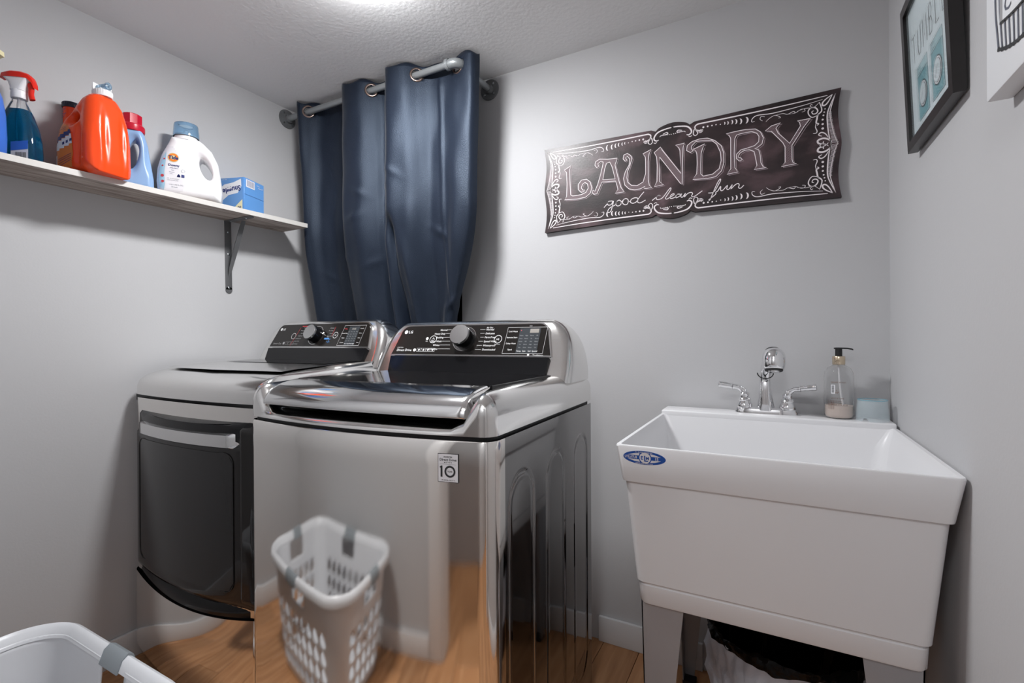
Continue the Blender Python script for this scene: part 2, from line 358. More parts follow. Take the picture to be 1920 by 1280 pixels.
ST= [[[-237,-93],[-225,-81],[-221,-74],[-212,-73],[-205,-75],[-210,-85],[-220,-87],[-224,-81],[-221,-74]],[[-202,-74],[-206,-91],[-212,-109],[-221,-113],[-223,-106],[-214,-96],[-196,-89],[-190,-78],[-182,-74],[-175,-80],[-177,-91],[-188,-94],[-194,-86],[-190,-78]],[[-176,-86],[-168,-76],[-158,-72],[-150,-78],[-152,-91],[-162,-93],[-170,-85],[-166,-75]],[[-150,-82],[-143,-84],[-138,-77],[-126,-74],[-116,-78],[-122,-89],[-134,-92],[-142,-87],[-140,-82]],[[-95,-58],[-105,-68],[-116,-82],[-116,-91],[-107,-94],[-90,-87]],[[-68,-92],[-53,-82],[-46,-78],[-40,-80],[-46,-77],[-53,-83],[-51,-91],[-34,-88],[-15,-66],[-7,-58],[-6,-64],[-17,-80],[-23,-89],[-20,-94],[-10,-90],[4,-83],[3,-79],[-5,-82],[-8,-89],[-5,-94],[9,-91],[15,-83],[25,-84]],[[15,-83],[9,-89],[12,-94],[22,-90],[29,-83],[26,-91],[31,-95],[41,-83],[37,-95],[48,-85],[59,-83],[63,-88],[60,-95],[68,-98],[93,-83]],[[111,-93],[128,-92],[142,-70],[148,-58],[146,-54],[137,-68],[124,-98],[116,-116],[113,-115],[120,-110],[133,-100],[134,-94],[140,-90],[148,-77],[148,-89],[154,-91],[168,-77],[166,-88],[172,-90],[182,-77],[178,-90],[189,-80],[198,-76],[202,-81],[200,-89],[206,-92],[215,-84]]]
SQ= [[5,[[91,118],[86,115],[75,119],[71,129],[78,136],[94,137],[190,137],[277,138],[360,140],[436,143]]],[3,[[246,109],[238,109],[240,119],[254,126],[292,123],[333,125],[374,128],[424,134]]],[2,[[268,106],[261,112],[264,120],[274,117]]],[2,[[277,101],[286,109],[300,115],[312,110],[316,105],[310,105]]],[2,[[300,115],[322,116],[335,111],[350,116],[354,111],[344,110]]],[2,[[335,111],[354,110],[368,117],[377,117],[380,111],[372,109]]],[2,[[360,114],[381,118],[402,116],[416,128]]],[2,[[399,117],[393,121],[396,126],[399,123]]],[5,[[416,128],[422,103],[412,91],[410,81],[408,69],[414,65],[410,61]]],[4,[[416,93],[399,87],[390,96],[388,108],[395,116],[406,114],[412,104],[408,97],[400,97],[397,104],[402,106]]],[3,[[408,69],[406,57],[410,45],[408,39],[400,39]]],[4,[[438,20],[430,33],[420,38],[414,32],[422,27]]],[6,[[444,-1],[444,8],[436,16],[424,20],[412,16],[414,7],[424,5],[426,11]]],[3,[[416,-1],[422,4],[432,1],[438,-5]]],[4,[[456,144],[444,116],[436,91],[436,60],[440,22],[446,-1]]],[3,[[456,144],[448,118],[442,89],[446,58],[452,26],[462,-4]]],[5,[[448,143],[432,133],[424,124],[424,117],[430,116],[438,124],[448,143]]]]
SH= [[6,[[-45,110],[-52,108],[-60,114],[-58,125],[-45,137],[-16,143],[4,143]]],[4,[[-41,119],[-37,123],[-16,124],[-18,130],[-31,127]]],[4,[[-73,100],[-80,108],[-70,122],[-66,107],[-73,100]]],[3,[[-96,113],[-90,108],[-82,108]]],[3,[[-96,117],[-88,112],[-81,113]]],[3,[[-62,104],[-56,101],[-51,104]]]]
SD= [[[97,123],[110,123],[123,123],[135,123],[148,121]],[[430,105],[428,96],[426,87],[424,75],[424,62],[424,49]],[[159,122],[168,121],[180,121],[191,120],[204,118],[221,118]]]
# ------------------------------------------------------------------ room shell
YH = -2.36                                   # far wall of the hall behind the doorway
OPX0, OPX1, OPZ0, OPZ1 = -1.80, -1.153, .62, 1.98   # recess in the back wall behind the curtain
o = MB().box((XL-.1, 0, 0), (OPX0, .1, H)).box((OPX1, 0, 0), (1.3, .1, H)).box((OPX0, 0, 0), (OPX1, .1, OPZ0)).box((OPX0, 0, OPZ1), (OPX1, .1, H))
struct(o.obj('wall_back', 'wall', smooth=0))
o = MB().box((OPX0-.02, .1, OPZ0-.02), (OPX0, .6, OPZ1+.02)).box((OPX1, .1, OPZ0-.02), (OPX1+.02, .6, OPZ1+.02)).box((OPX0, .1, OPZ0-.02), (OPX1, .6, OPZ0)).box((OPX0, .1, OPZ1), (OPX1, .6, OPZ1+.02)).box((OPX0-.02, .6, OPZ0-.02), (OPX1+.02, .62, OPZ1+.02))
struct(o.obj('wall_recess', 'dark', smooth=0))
struct(MB().box((XL-.1, YH, 0), (XL, 0, H)).obj('wall_left', 'wall', smooth=0))
struct(MB().box((XR, YF, 0), (XR+.1, 0, H)).obj('wall_right', 'wall', smooth=0))
JX0, JX1, JH = -.74, .19, 2.03               # doorway
o = MB().box((XL, YF-.12, 0), (JX0, YF, H)).box((JX1, YF-.12, 0), (1.3, YF, H)).box((JX0, YF-.12, JH), (JX1, YF, H))
struct(o.obj('wall_front', 'wall', smooth=0))
struct(MB().box((XL-.1, YH-.1, 0), (1.3, YH, H)).obj('wall_hall', 'wall', smooth=0))
struct(MB().box((1.2, YH, 0), (1.3, YF-.12, H)).obj('wall_hall_side', 'wall', smooth=0))
struct(MB().box((XL-.1, YH-.1, H), (1.3, .1, H+.06)).obj('ceiling', 'ceil', smooth=0))
# door lining and casing
o = MB()
for x0, x1 in ((JX0, JX0+.016), (JX1-.016, JX1)): o.box((x0, YF-.122, 0), (x1, YF+.002, JH), .002, 1)
o.box((JX0, YF-.122, JH-.016), (JX1, YF+.002, JH), .002, 1)
for x0, x1 in ((JX0-.062, JX0+.006), (JX1-.006, JX1+.062)): o.box((x0, YF, 0), (x1, YF+.014, JH+.05), .003, 2)
o.box((JX0-.062, YF, JH-.006), (JX1+.062, YF+.014, JH+.062), .003, 2)
struct(o.obj('trim_1', 'trim'))
# baseboards
def baseboard(name, lo, hi): return struct(MB().box(lo, hi, .003, 2).obj(name, 'trim'))
baseboard('baseboard_left', (XL, YF, 0), (XL+.013, 0, .09))
baseboard('baseboard_back', (-.557, -.013, 0), (-.203, 0, .09))
baseboard('baseboard_back', (-.15, -.013, 0), (XR, 0, .09))
baseboard('baseboard_right', (XR-.013, YF+.016, 0), (XR, -.014, .09))
baseboard('baseboard_front', (XL+.014, YF, 0), (JX0-.064, YF+.013, .09))
# floor of narrow boards running front to back
fl = struct(MB().box((XL-.1, YH-.1, -.05), (1.3, .1, -.009)).obj('floor', 'subfloor', smooth=0))
PW = .127; x = XL-.1; k = 0; cache = {}
while x < 1.29:
    y = YH-.1-random.random()*.9
    while y < .1:
        L = random.choice((.9, 1.05, 1.2)); y0, y1 = max(y, YH-.1), min(y+L, .1)
        if y1-y0 > .05:
            wv = min(PW, 1.3-x)
            key = (round(y1-y0, 3), round(wv, 3))
            if key not in cache: cache[key] = MB().box((.0006, .0006, -.009), (wv-.0006, y1-y0-.0006, 0), .0012, 1).obj('plank', 'plank', fl); p = cache[key]
            else:
                p = cache[key].copy(); COL.objects.link(p)
            p.location = (x, y0, 0); p.parent = fl
        y += L
    x += PW
# ------------------------------------------------------------------ ceiling lamp, plus an added fill lamp in the hall
def lamp(name, label, xy, watts, r):
    t = thing(name, label, 'light', (xy[0], xy[1], H))
    MB().lathe([(r+.012, -.0), (r+.012, -.010), (r+.004, -.016), (r-.01, -.016)], 40, c0=False).obj('lamp_base', 'lampbase', t)
    MB().lathe([(r-.002, -.014), (r-.004, -.020), (r*.88, -.029), (r*.68, -.034), (r*.4, -.037), (.001, -.038)], 24, c0=False, c1=True).obj('lamp_dome', lampmat(name+'_glow', watts), t)
    return t
lamp('ceiling_lamp', 'round white flush ceiling lamp above the washer and dryer', LAMP_XY, LIGHT_MAIN, .11)
lamp('hall_fill_lamp', 'round white lamp added unseen in the hall to fill the room with light', HALL_XY, LIGHT_FILL, .15)  # added lamp, out of view: fill light from behind the camera
# ------------------------------------------------------------------ washer
HW = .343
def bow(x, b): return -b*(1-(x/HW)**2)
def plan(b, yb, r=.03, nfront=24, inset=0.0, hw=HW, nc=6):
    """plan outline, counter-clockwise seen from above, bowed front at y~0; local x centred"""
    hw_ = hw-inset; pts = []
    for k in range(nfront+1):                       # front, left to right
        x = -(hw_-r)+2*(hw_-r)*k/nfront; pts.append((x, bow(x, b)+inset))
    y0 = bow(hw_-r, b)+inset
    for k in range(1, nc+1):
        a = -PI/2+PI/2*k/nc; pts.append((hw_-r+r*math.cos(a), y0+r+r*math.sin(a)))
    pts += [(hw_, y0+r+(yb-inset-y0-r)*k/8) for k in range(1, 9)]
    pts += [(-hw_, yb-inset-(yb-inset-y0-r)*k/8) for k in range(0, 8)]
    for k in range(0, nc):
        a = PI+PI/2*k/nc; pts.append((-(hw_-r)+r*math.cos(a), y0+r+r*math.sin(a)))
    return pts
def ring(pl, z): return [(p[0], p[1], z if not callable(z) else z(*p)) for p in pl]
AW = .0436
cW = Vector((-.4584, -.9207, 0))-Vector((math.cos(AW), math.sin(AW), 0))*HW
wa = thing('washing_machine', 'stainless top-loading washing machine with black glass lid, between dryer and utility sink', 'washing machine', cW, AW)
WB, WD = .038, .63
# cabinet: stainless front wrapped around both front corners, painted left side and back
pl = plan(WB, WD, .032)
front = [p for p in pl if p[1] < .045]
o = MB()
pf = plan(WB, .05, .032)
nF = 24+1+6+1
idx = list(range(len(pf)-6, len(pf)))+list(range(0, 31))      # left corner, front, right corner
seq = [pf[i] for i in idx]; seq = [(-HW, .05)]+seq+[(HW, .05)]
zs = [.035, .05, .5, .85, .898, .9]
o.loft([[(p[0]*(1 if z > .04 else .997), p[1]+(0 if .04 < z < .899 else .002), z) for p in seq] for z in zs], closed=False)
o.obj('front_panel', 'steel', wa, 50)
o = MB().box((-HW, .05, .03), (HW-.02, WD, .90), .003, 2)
o.obj('cabinet', 'steel_side', wa)
MB().prism([(p_[0], p_[1]) for p_ in plan(WB, WD, .03, inset=.008)], .894, .912).obj('seam', 'blackm', wa, 0)
MB().box((-HW+.03, .01, .012), (HW-.03, .05, .04)).obj('plinth', 'blackm', wa, 0)
for sx in (-1, 1):
    for y in (.06, WD-.06): MB().lathe([(.02, 0), (.022, .006), (.016, .012), (.012, .03)], 16).obj('foot', 'blackm', wa, loc=(sx*(HW-.05), y, 0))
# right side panel with three pressed arches
NY, NZ = 260, 180
ys = np.linspace(.05, WD, NY+1); zz = np.linspace(.03, .90, NZ+1)
YY, ZZ = np.meshgrid(ys, zz, indexing='ij'); dep = np.zeros_like(YY)
for y0, y1, z1 in ((.063, .196, .818), (.267, .398, .819), (.468, .591, .822)):
    r = (y1-y0)/2; yc = (y0+y1)/2; lo_, hi_ = .12+r, z1-r
    dd = np.hypot(YY-yc, ZZ-np.clip(ZZ, lo_, hi_))-r
    dep = np.maximum(dep, .0032*np.exp(-((dd+.004)/.0032)**2)+.0012*np.clip(-dd/.02, 0, 1))
vs = np.stack([HW-dep, YY, ZZ], -1).reshape(-1, 3).tolist()
fs = [(i*(NZ+1)+j, (i+1)*(NZ+1)+j, (i+1)*(NZ+1)+j+1, i*(NZ+1)+j+1) for i in range(NY) for j in range(NZ)]
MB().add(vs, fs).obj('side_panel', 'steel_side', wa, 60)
# top cover: seam ring up over a rounded shoulder to the lid opening
DK = .992
def ztop(x, y):
    notch = (1-sst(.262, .312, abs(x)))*(1-sst(.06, .10, y)); return DK-(DK-.928)*notch
rings = [ring(plan(WB, WD, .032), .909)]
R_ = .046
def coverring(ins, fz):
    p = plan(WB, WD, .032); q = plan(WB, WD, max(.004, .032-ins*.6), inset=ins); return [(a[0], a[1], fz(a[0], a[1])) for a in q]
rings.append(coverring(0, lambda x, y: max(.9095, ztop(x, y)-R_)))
for k in range(1, 9):
    a = PI/2*k/8
    def fz(x, y, a=a):
        zt = ztop(x, y); rr = min(R_, zt-.9095); return zt-rr+rr*math.sin(a)
    rings.append(coverring(R_*(1-math.cos(a)), fz))
rings.append(coverring(.052, ztop))
rings.append(coverring(.054, lambda x, y: ztop(x, y)-.004))
rings.append(coverring(.055, lambda x, y: .93-.02))
MB().loft(rings, False, False).obj('top_cover', 'cover', wa, 50)
MB().box((-HW+.05, .035, .905), (HW-.05, WD-.05, .922)).obj('lid_well', 'blackm', wa, 0)
# lid: curved silver front lip, dark glass behind
def lip(x, t):
    e = sst(.276, .284, abs(x)); b = bow(x, .022)
    prof = [(.020, .944), (.004, .941), (-.001, .944), (.001, .955), (.012, .971), (.034, .984), (.066, .992), (.102, .996)]
    y, z = prof[t]; return (x, y+b+e*.002, z-e*(.002 if 1 < t else 0))
xs = [-.284, -.2835, -.282, -.279, -.275]+[-.268+.536*k/24 for k in range(25)]+[.275, .279, .282, .2835, .284]
fine = []
for x in xs:
    fine.append(spline([lip(x, t) for t in range(8)], 4)+[(x, .102+bow(x, .022), .972)])
MB().loft(fine, True, True, closed=True).obj('lid_lip', 'silver', wa, 50)
gx = .284; outl = [(-gx, .50)]+[(-gx+2*gx*k/20, .1035+bow(-gx+2*gx*k/20, .022)) for k in range(21)]+[(gx, .50)]
gl = MB().prism(outl, .974, .9962).obj('lid_glass', 'lidglass', wa, 20)
for sx in (-1, 1): MB().box((sx*gx-.004 if sx > 0 else -gx-.004, .105, .975), (sx*gx+.004 if sx > 0 else -gx+.004, .50, .9955), .002, 2).obj('lid_rail', 'blackm', wa)
def console(parent, D0, flip=1, dz=0.0):
    """back console housing standing on the deck; D0 = y of the cabinet back"""
    tab = [(.975, .343, .428, .0), (.995, .343, .440, .0), (1.02, .342, .453, .002), (1.05, .338, .468, .006), (1.08, .331, .482, .014), (1.105, .321, .493, .026), (1.125, .308, .503, .040), (1.140, .292, .512, .056), (1.149, .274, .522, .074), (1.153, .252, .534, .092)]
    rg = []
    for z, hw, yf_, bk in tab:
        yb_ = D0-bk; rg.append([(p[0], p[1], z+dz) for p in rrect(hw, (yb_-yf_)/2, min(.03, (yb_-yf_)/2-.003), 6, 0, (yb_+yf_)/2)])
    MB().loft(rg).obj('console', 'cover', parent, 60)
    # black recess under the panel, silver frame line, black glass panel
    A = Vector((0, .463, 1.047+dz)); B = Vector((0, .505, 1.137+dz)); uy = (B-A).normalized()
    T = frame(A, (1, 0, 0), uy); hp = (B-A).length
    q = MB(); q.prism([(-.272, -.068), (.272, -.068), (.277, -.004), (-.277, -.004)], -.02, .005, frame(Vector((0, .458, 1.045+dz)), (1, 0, 0), (0, .42, 1)))
    q.obj('console_recess', 'black', parent, 20)
    def outline(gx_, gz, r=.03):
        pts = [(-.279-gx_, -gz), (.279+gx_, -gz)]
        for k in range(7):
            a = PI/2*k/6; pts.append((.262+gx_-r+r*math.cos(a), hp+gz-r+r*math.sin(a)))
        for k in range(7):
            a = PI/2+PI/2*k/6; pts.append((-.262-gx_+r+r*math.cos(a), hp+gz-r+r*math.sin(a)))
        return pts
    MB().prism(outline(.004, .004, .032), -.02, .0045, T).obj('panel_frame', 'silver', parent, 20)
    MB().prism(outline(0, 0), -.01, .0055, T).obj('control_panel', 'blackp', parent, 20)
    return T, hp
T, hp = console(wa, WD)
zP = .0058
# control panel printing (local: x across, y up the slanted panel, 0..hp)
def knob(parent, T, x, y, r=.033, h=.034):
    K = T @ Matrix.Translation((x, y, .0055))
    kn = MB().lathe([(r, 0), (r, h*.7), (r*.96, h*.9), (r*.9, h), (r*.88, h)], 40, K).obj('knob', 'black', parent, 50)
    MB().lathe([(r*.97, h-.006), (r*.97, h+.001), (r*.93, h+.003), (.001, h+.0034)], 40, K, c0=False).obj('knob_cap', 'knob', kn, 50)
    MB().lathe([(r+.008, 0), (r+.008, .0018), (r+.0065, .0018), (r+.0065, 0)], 48, K).obj('knob_ring', 'silver', parent, 30)
p = MB().use('white_print')
def logo(p, x, y, s):
    p.use('white_print').disc((x, y), s*.62, zP, T=T_); p.text('LG', x+s*.95, y-s*.42, s*1.25, zP, T_, bold=.02)
T_ = T
logo(p, -.243, .078, .011)
for i, s in enumerate(('Normal', 'Heavy Duty', 'Bedding', 'Deep Wash', 'Whites', 'Oxi Sanitize')):
    y = .084-i*.0132; p.text(s, -.083+(-.004*i), y-.003, .0085, zP, T, 'RIGHT', bold=.01, shear=.1)
    p.ribbon([(-.081-.004*i, y), (-.056-.003*(2.5-abs(i-2.5)), y)], .0008, zP, T)
for i, s in enumerate(('Air Dry', 'Normal', 'Delicates', 'Perm.Press', 'Speed Wash', 'Waterproof', 'Downloaded')):
    y = (.090, .083, .070, .057, .0435, .030, .0165)[i]; p.text(s, .058, y-.003, .007 if i == 0 else .0085, zP, T, 'LEFT', bold=.01, shear=.1)
    if i: p.ribbon([(.034+.003*(3-abs(i-3)), y), (.055, y)], .0008, zP, T)
def circ(p, x, y, r, w=.0012): p.ribbon([(x+r*math.cos(a*PI/16), y+r*math.sin(a*PI/16)) for a in range(32)], w, zP, T_, closed=True)
circ(p, -.128, .051, .0125, .0016); circ(p, -.128, .051, .0045, .001); p.ribbon([(-.128, .051), (-.128, .058)], .001, zP, T)
circ(p, .105, .050, .0125, .0016); p.text('>II', .099, .047, .009, zP, T, bold=.02); p.text('start/pause', .105, .033, .0045, zP, T, 'CENTER')
p.disc((-.152, .054), .005, zP, T=T); p.text('WiFi', -.152, .043, .005, zP, T, 'CENTER')
p.text('6 MOTION', -.262, .021, .005, zP, T); p.text('Direct Drive', -.262, .010, .0115, zP, T, bold=.015, shear=.15)
p.disc((-.190, .014), .006, zP, T=T, ry=.005)
for i in range(4): p.ribbon([(-.181+i*.0175, .009), (-.165+i*.0175, .009), (-.165+i*.0175, .020), (-.181+i*.0175, .020)], .001, zP, T, closed=True); p.disc((-.173+i*.0175, .0145), .0035, zP, T=T)
def rline(p, pts, w=.0012): p.ribbon(pts, w, zP, T_, closed=True)
rline(p, [(.128, .004), (.255, .004), (.258, .088), (.132, .088)])
for i, s in enumerate(('Cold Wash', 'Remote Start', 'Delay Wash', 'Signal')): p.text(s, .150, .073-i*.0195, .0065, zP, T, 'CENTER', bold=.012)
p.text('TrueBalance', .258, -.0028+.0005, .0065, zP, T, 'RIGHT'); p.disc((.212, .0005), .0035, zP, T=T)
p.text('steam', .2, .0915, .004, zP, T)
p.obj('panel_lettering', None, wa, 0)['kind'] = 'stuff'
p = MB().use('lcd'); p.add([(.170, .006, zP), (.236, .006, zP), (.238, .085, zP), (.172, .085, zP)], [(0, 1, 2, 3)], T)
z2 = zP+.0003
p.use('lcd2').add([(.205, .070, z2), (.233, .070, z2), (.233, .083, z2), (.205, .083, z2)], [(0, 1, 2, 3)], T)
p.use('white_print')
for i, s in enumerate(('Temp.', 'Spin', 'Soil', 'Special')): p.text(s, .180+i*.0165, .010, .0062, z2, T, 'CENTER', bold=.012)
p.use('grey_print')
for r_ in range(5):
    for c_ in range(4): p.text(('Hot', 'Extra', 'Heavy', 'On', 'Warm', 'High', 'Norm', 'Off')[(r_*3+c_) % 8], .180+c_*.0165, .022+r_*.0095, .0045, z2, T, 'CENTER')
p.use('red_print').disc((.177, .078), .0015, z2, T=T)
p.obj('display', None, wa, 0)
knob(wa, T, -.012, .052)
# warranty sticker on the front
xs0 = HW-.109; xs1 = HW-.066
Ts = frame(Vector(((xs0+xs1)/2, bow((xs0+xs1)/2, WB)-.0016, .848)), (1, .165, 0), (0, 0, 1))
sw = .0205; sh = .0265
p = MB().use('blackm').add([(-sw-.001, -sh-.001, 0), (sw+.001, -sh-.001, 0), (sw+.001, sh+.001, 0), (-sw-.001, sh+.001, 0)], [(0, 1, 2, 3)], Ts)
p.use('label_white').add([(-sw, -sh, .0003), (sw, -sh, .0003), (sw, sh, .0003), (-sw, sh, .0003)], [(0, 1, 2, 3)], Ts)
p.use('ink'); p.text('INVERTER', 0, .0195, .004, .0006, Ts, 'CENTER', bold=.02); p.text('Direct Drive', 0, .0135, .0068, .0006, Ts, 'CENTER', bold=.02); p.text('M O T O R', 0, .0093, .0034, .0006, Ts, 'CENTER', bold=.02)
p.ribbon([(-.017, .0072), (.017, .0072)], .0003, .0004, Ts)
p.add([(-.0155, -.0175, .0006), (-.0115, -.0175, .0006), (-.0115, .004, .0006), (-.0145, .004, .0006), (-.0175, .0015, .0006), (-.0165, -.0005, .0006), (-.0155, .0003, .0006)], [(0, 1, 2, 3, 4, 5, 6)], Ts)
p.ribbon([(.004+.0095*math.cos(a*PI/16), -.0066+.0095*math.sin(a*PI/16)) for a in range(32)], .0037, .0004, Ts, closed=True)
p.text('YEAR', .004, -.0082, .0044, .0006, Ts, 'CENTER', bold=.02); p.text('W A R R A N T Y', 0, -.0245, .0036, .0006, Ts, 'CENTER', bold=.02)
p.obj('warranty_sticker', None, wa, 0)
# ------------------------------------------------------------------ dryer
dr = thing('clothes_dryer', 'stainless front-loading dryer with black glass door, left of the washer', 'dryer', (-1.92+HW, -.858, 0), 0)
DB, DD, ZS = .03, .64, .915
seqd = None
def dfront(b, ins=0, r=.03):
    pf = plan(b, .06, r, inset=ins); idx = list(range(len(pf)-6, len(pf)))+list(range(0, 31)); return [(-HW+ins, .06)]+[pf[i] for i in idx]+[(HW-ins, .06)]
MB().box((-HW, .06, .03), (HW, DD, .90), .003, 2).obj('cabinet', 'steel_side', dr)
# front: stainless strip above the door and bowed kick panel with a dished upper edge
def strip(z0, z1, n=6):
    s_ = dfront(DB*.55); return [[(p[0], p[1], z0+(z1-z0)*k/n) for p in s_] for k in range(n+1)]
MB().loft(strip(.862, .905), closed=False).obj('upper_panel', 'steel', dr, 50)
MB().loft(strip(.30, .862), closed=False).obj('door_surround', 'steel', dr, 50)
def kick(t):
    s_ = dfront(DB); out = []
    for p in s_:
        u = p[0]/HW; zt = .325-.035*(1-u*u)-.0*u; zb = .075-.03*(1-u*u); z = zb+(zt-zb)*t
        out.append((p[0]*1.0, p[1]-.012*math.sin(PI*min(1, t*1.0))*(1-u*u)-.004, z))
    return out
MB().loft([kick(k/14) for k in range(15)], closed=False).obj('kick_panel', 'steel', dr, 50)
MB().box((-HW+.01, .0, .895), (HW-.01, DD-.02, .916)).obj('seam', 'blackm', dr, 0)
MB().box((-HW+.04, .03, .02), (HW-.04, .06, .06)).obj('plinth', 'blackm', dr, 0)
for sx in (-1, 1):
    for y in (.08, DD-.06): MB().lathe([(.02, 0), (.022, .006), (.016, .012), (.012, .035)], 16).obj('foot', 'blackm', dr, loc=(sx*(HW-.05), y, 0))
# sloping silver top with soft front edge
rg = []
for z_, ins in ((.916, 0), (.945, 0), (.962, .006), (.975, .020), (.985, .042), (.992, .072), (.9985, .115)):
    q = plan(DB*.8, DD, .03, inset=0)
    r_ = []
    for (x, y) in q:
        fr = 1-sst(.1, .5, y); sx = max(-HW+min(ins*.35, .02), min(HW-min(ins*.35, .02), x))
        r_.append((sx, y+(ins if y < .06 else ins*max(0, 1-(y-.0)/DD)), z_+(z_-.916)/.0825*.020*sst(0, .45, y+ins)))
    rg.append(r_)
tc_ = MB().loft(rg, False, False)
zdk = lambda y: .9985+.020*sst(0, .45, y+.115*max(0, 1-y/DD))
row = [.085+.545*k/16 for k in range(17)]
tc_.loft([[(-HW+.018+(.012 if k == 0 else 0), y, zdk(y)-(.003 if k == 0 else 0)), (0, y-(.022 if k == 0 else 0), zdk(y)-(.003 if k == 0 else 0)), (HW-.018-(.012 if k == 0 else 0), y, zdk(y)-(.003 if k == 0 else 0))] for k, y in enumerate(row)], closed=False)
tc_.obj('top_cover', 'cover', dr, 50)
MB().loft([[(-.272-.012*k/8, .27+.2*k/8, zdk(.27+.2*k/8)+.0012), (.272+.012*k/8, .27+.2*k/8, zdk(.27+.2*k/8)+.0012)] for k in range(9)], closed=False).obj('top_glass', 'lidglass', dr, 20)
Td, hpd = console(dr, DD, dz=.022)
T_ = Td
p = MB(); logo(p, -.243, .078, .010)
p.use('grey_print').text('Sensor Dry', -.262, .010, .011, zP, Td, shear=.15); p.disc((-.196, .0145), .006, zP, T=Td)
for i in range(3): p.ribbon([(-.186+i*.0175, .009), (-.170+i*.0175, .009), (-.170+i*.0175, .020), (-.186+i*.0175, .020)], .001, zP, Td, closed=True)
p.use('white_print'); circ(p, -.150, .046, .0125, .0014); circ(p, .092, .048, .0125, .0016); p.text('>II', .086, .045, .009, zP, Td, bold=.02)
for i, s in enumerate(('Normal', 'Heavy Duty', 'Bedding', 'Small Load', 'Anti Bacterial', 'Steam Fresh', 'Steam Sanitary')):
    p.use('grey_print').text(s, -.086-.004*i, .080-i*.0118, .0075, zP, Td, 'RIGHT', shear=.1, sx=.8)
for i, s in enumerate(('Delicates', 'Perm.Press', 'Towels', 'Super Dry', 'Speed Dry', 'Air Dry')):
    p.use('blue_print' if i > 3 else 'grey_print').text(s, .072, .077-i*.0118, .0075, zP, Td, 'RIGHT', shear=.1, sx=.8)
p.use('red_print').ribbon([(-.118, .090), (-.060, .090)], .003, zP, Td); p.ribbon([(-.125, .084), (-.150, .004)], .0012, zP, Td); p.ribbon([(.078, .084), (.072, .045)], .0012, zP, Td)
p.use('blue_print').add([(.036, .030, zP), (.062, .030, zP), (.062, .037, zP), (.036, .037, zP)], [(0, 1, 2, 3)], Td); p.ribbon([(.066, .030), (.064, .014)], .0014, zP, Td)
p.use('white_print'); rline(p, [(.118, .004), (.232, .004), (.240, .088), (.128, .088)])
for i, s in enumerate(('Energy', 'Remote Start', 'Steam', 'Custom')): p.use('red_print' if i == 0 else 'white_print').text(s, .138, .073-i*.0195, .006, zP, Td, 'CENTER', bold=.01)
p.use('white_print')
for i, s in enumerate(('Wrinkle', 'Reduce', 'Damp', 'More')): p.text(s, .222, .073-i*.0195, .0055, zP, Td, 'CENTER')
p.obj('panel_lettering', None, dr, 0)['kind'] = 'stuff'
p = MB().use('lcd').add([(.152, .006, zP), (.206, .006, zP), (.209, .084, zP), (.155, .084, zP)], [(0, 1, 2, 3)], Td)
p.use('grey_print')
for r_ in range(5):
    for c_ in range(4): p.text(('Low', 'Med', 'Dry', 'Max')[(r_+c_) % 4], .160+c_*.0135, .022+r_*.0095, .0045, zP+.0003, Td, 'CENTER')
p.use('lcd2').text('18:88', .180, .070, .010, zP+.0003, Td, 'CENTER', bold=.02)
p.use('white_print')
for i, s in enumerate(('Dry', 'Temp', 'Time', 'Signal')): p.text(s, .160+i*.0135, .010, .0055, zP+.0003, Td, 'CENTER', bold=.01)
p.obj('display', None, dr, 0)
knob(dr, Td, -.018, .048, .032)
# door: bowed black frame, smoked window, silver pull along the top
dx0, dx1, dz0, dz1 = -.318, .328, .345, .868
DBW = .042
def dy(x, off=0): u = x/.33; return -.008-DBW*(1-u*u)*.75-off
def doorface(x0, x1, z0f, z1f, off, n=30, m=10, edge=.02, back=.0, curve=1):
    rows = []
    for k in range(n+1):
        x = x0+(x1-x0)*k/n; e = min(x-x0, x1-x)
        rx = math.sqrt(max(0, 1-(1-min(1, e/edge))**2)) if edge else 1
        col = []
        for j in range(m+1):
            z0, z1 = z0f(x), z1f(x); z = z0+(z1-z0)*j/m; ez = min(z-z0, z1-z); rz_ = math.sqrt(max(0, 1-(1-min(1, ez/edge))**2)) if edge else 1
            col.append((x, dy(x, off)*rx*(.35+.65*rz_), z))
        rows.append(col)
    vs = [q for c in rows for q in c]; fs = []
    for k in range(n):
        for j in range(m): a = k*(m+1)+j; fs.append((a, a+m+1, a+m+2, a+1))
    N_ = len(vs); vs += [(q[0], back, q[2]) for q in vs]
    bnd = [j for j in range(m+1)]+[k*(m+1)+m for k in range(1, n+1)]+[n*(m+1)+j for j in range(m-1, -1, -1)]+[k*(m+1) for k in range(n-1, 0, -1)]
    for i in range(len(bnd)): a, b = bnd[i], bnd[(i+1) % len(bnd)]; fs.append((a, b, b+N_, a+N_))
    return vs, fs
zb_ = lambda x: dz0-.012*(1-(x/.33)**2); zt_ = lambda x: dz1-.004*(1-(x/.33)**2)-.062
door = MB().add(*doorface(dx0, dx1, zb_, zt_, .0, 40, 40, .022)).obj('door', 'doorframe', dr, 50)
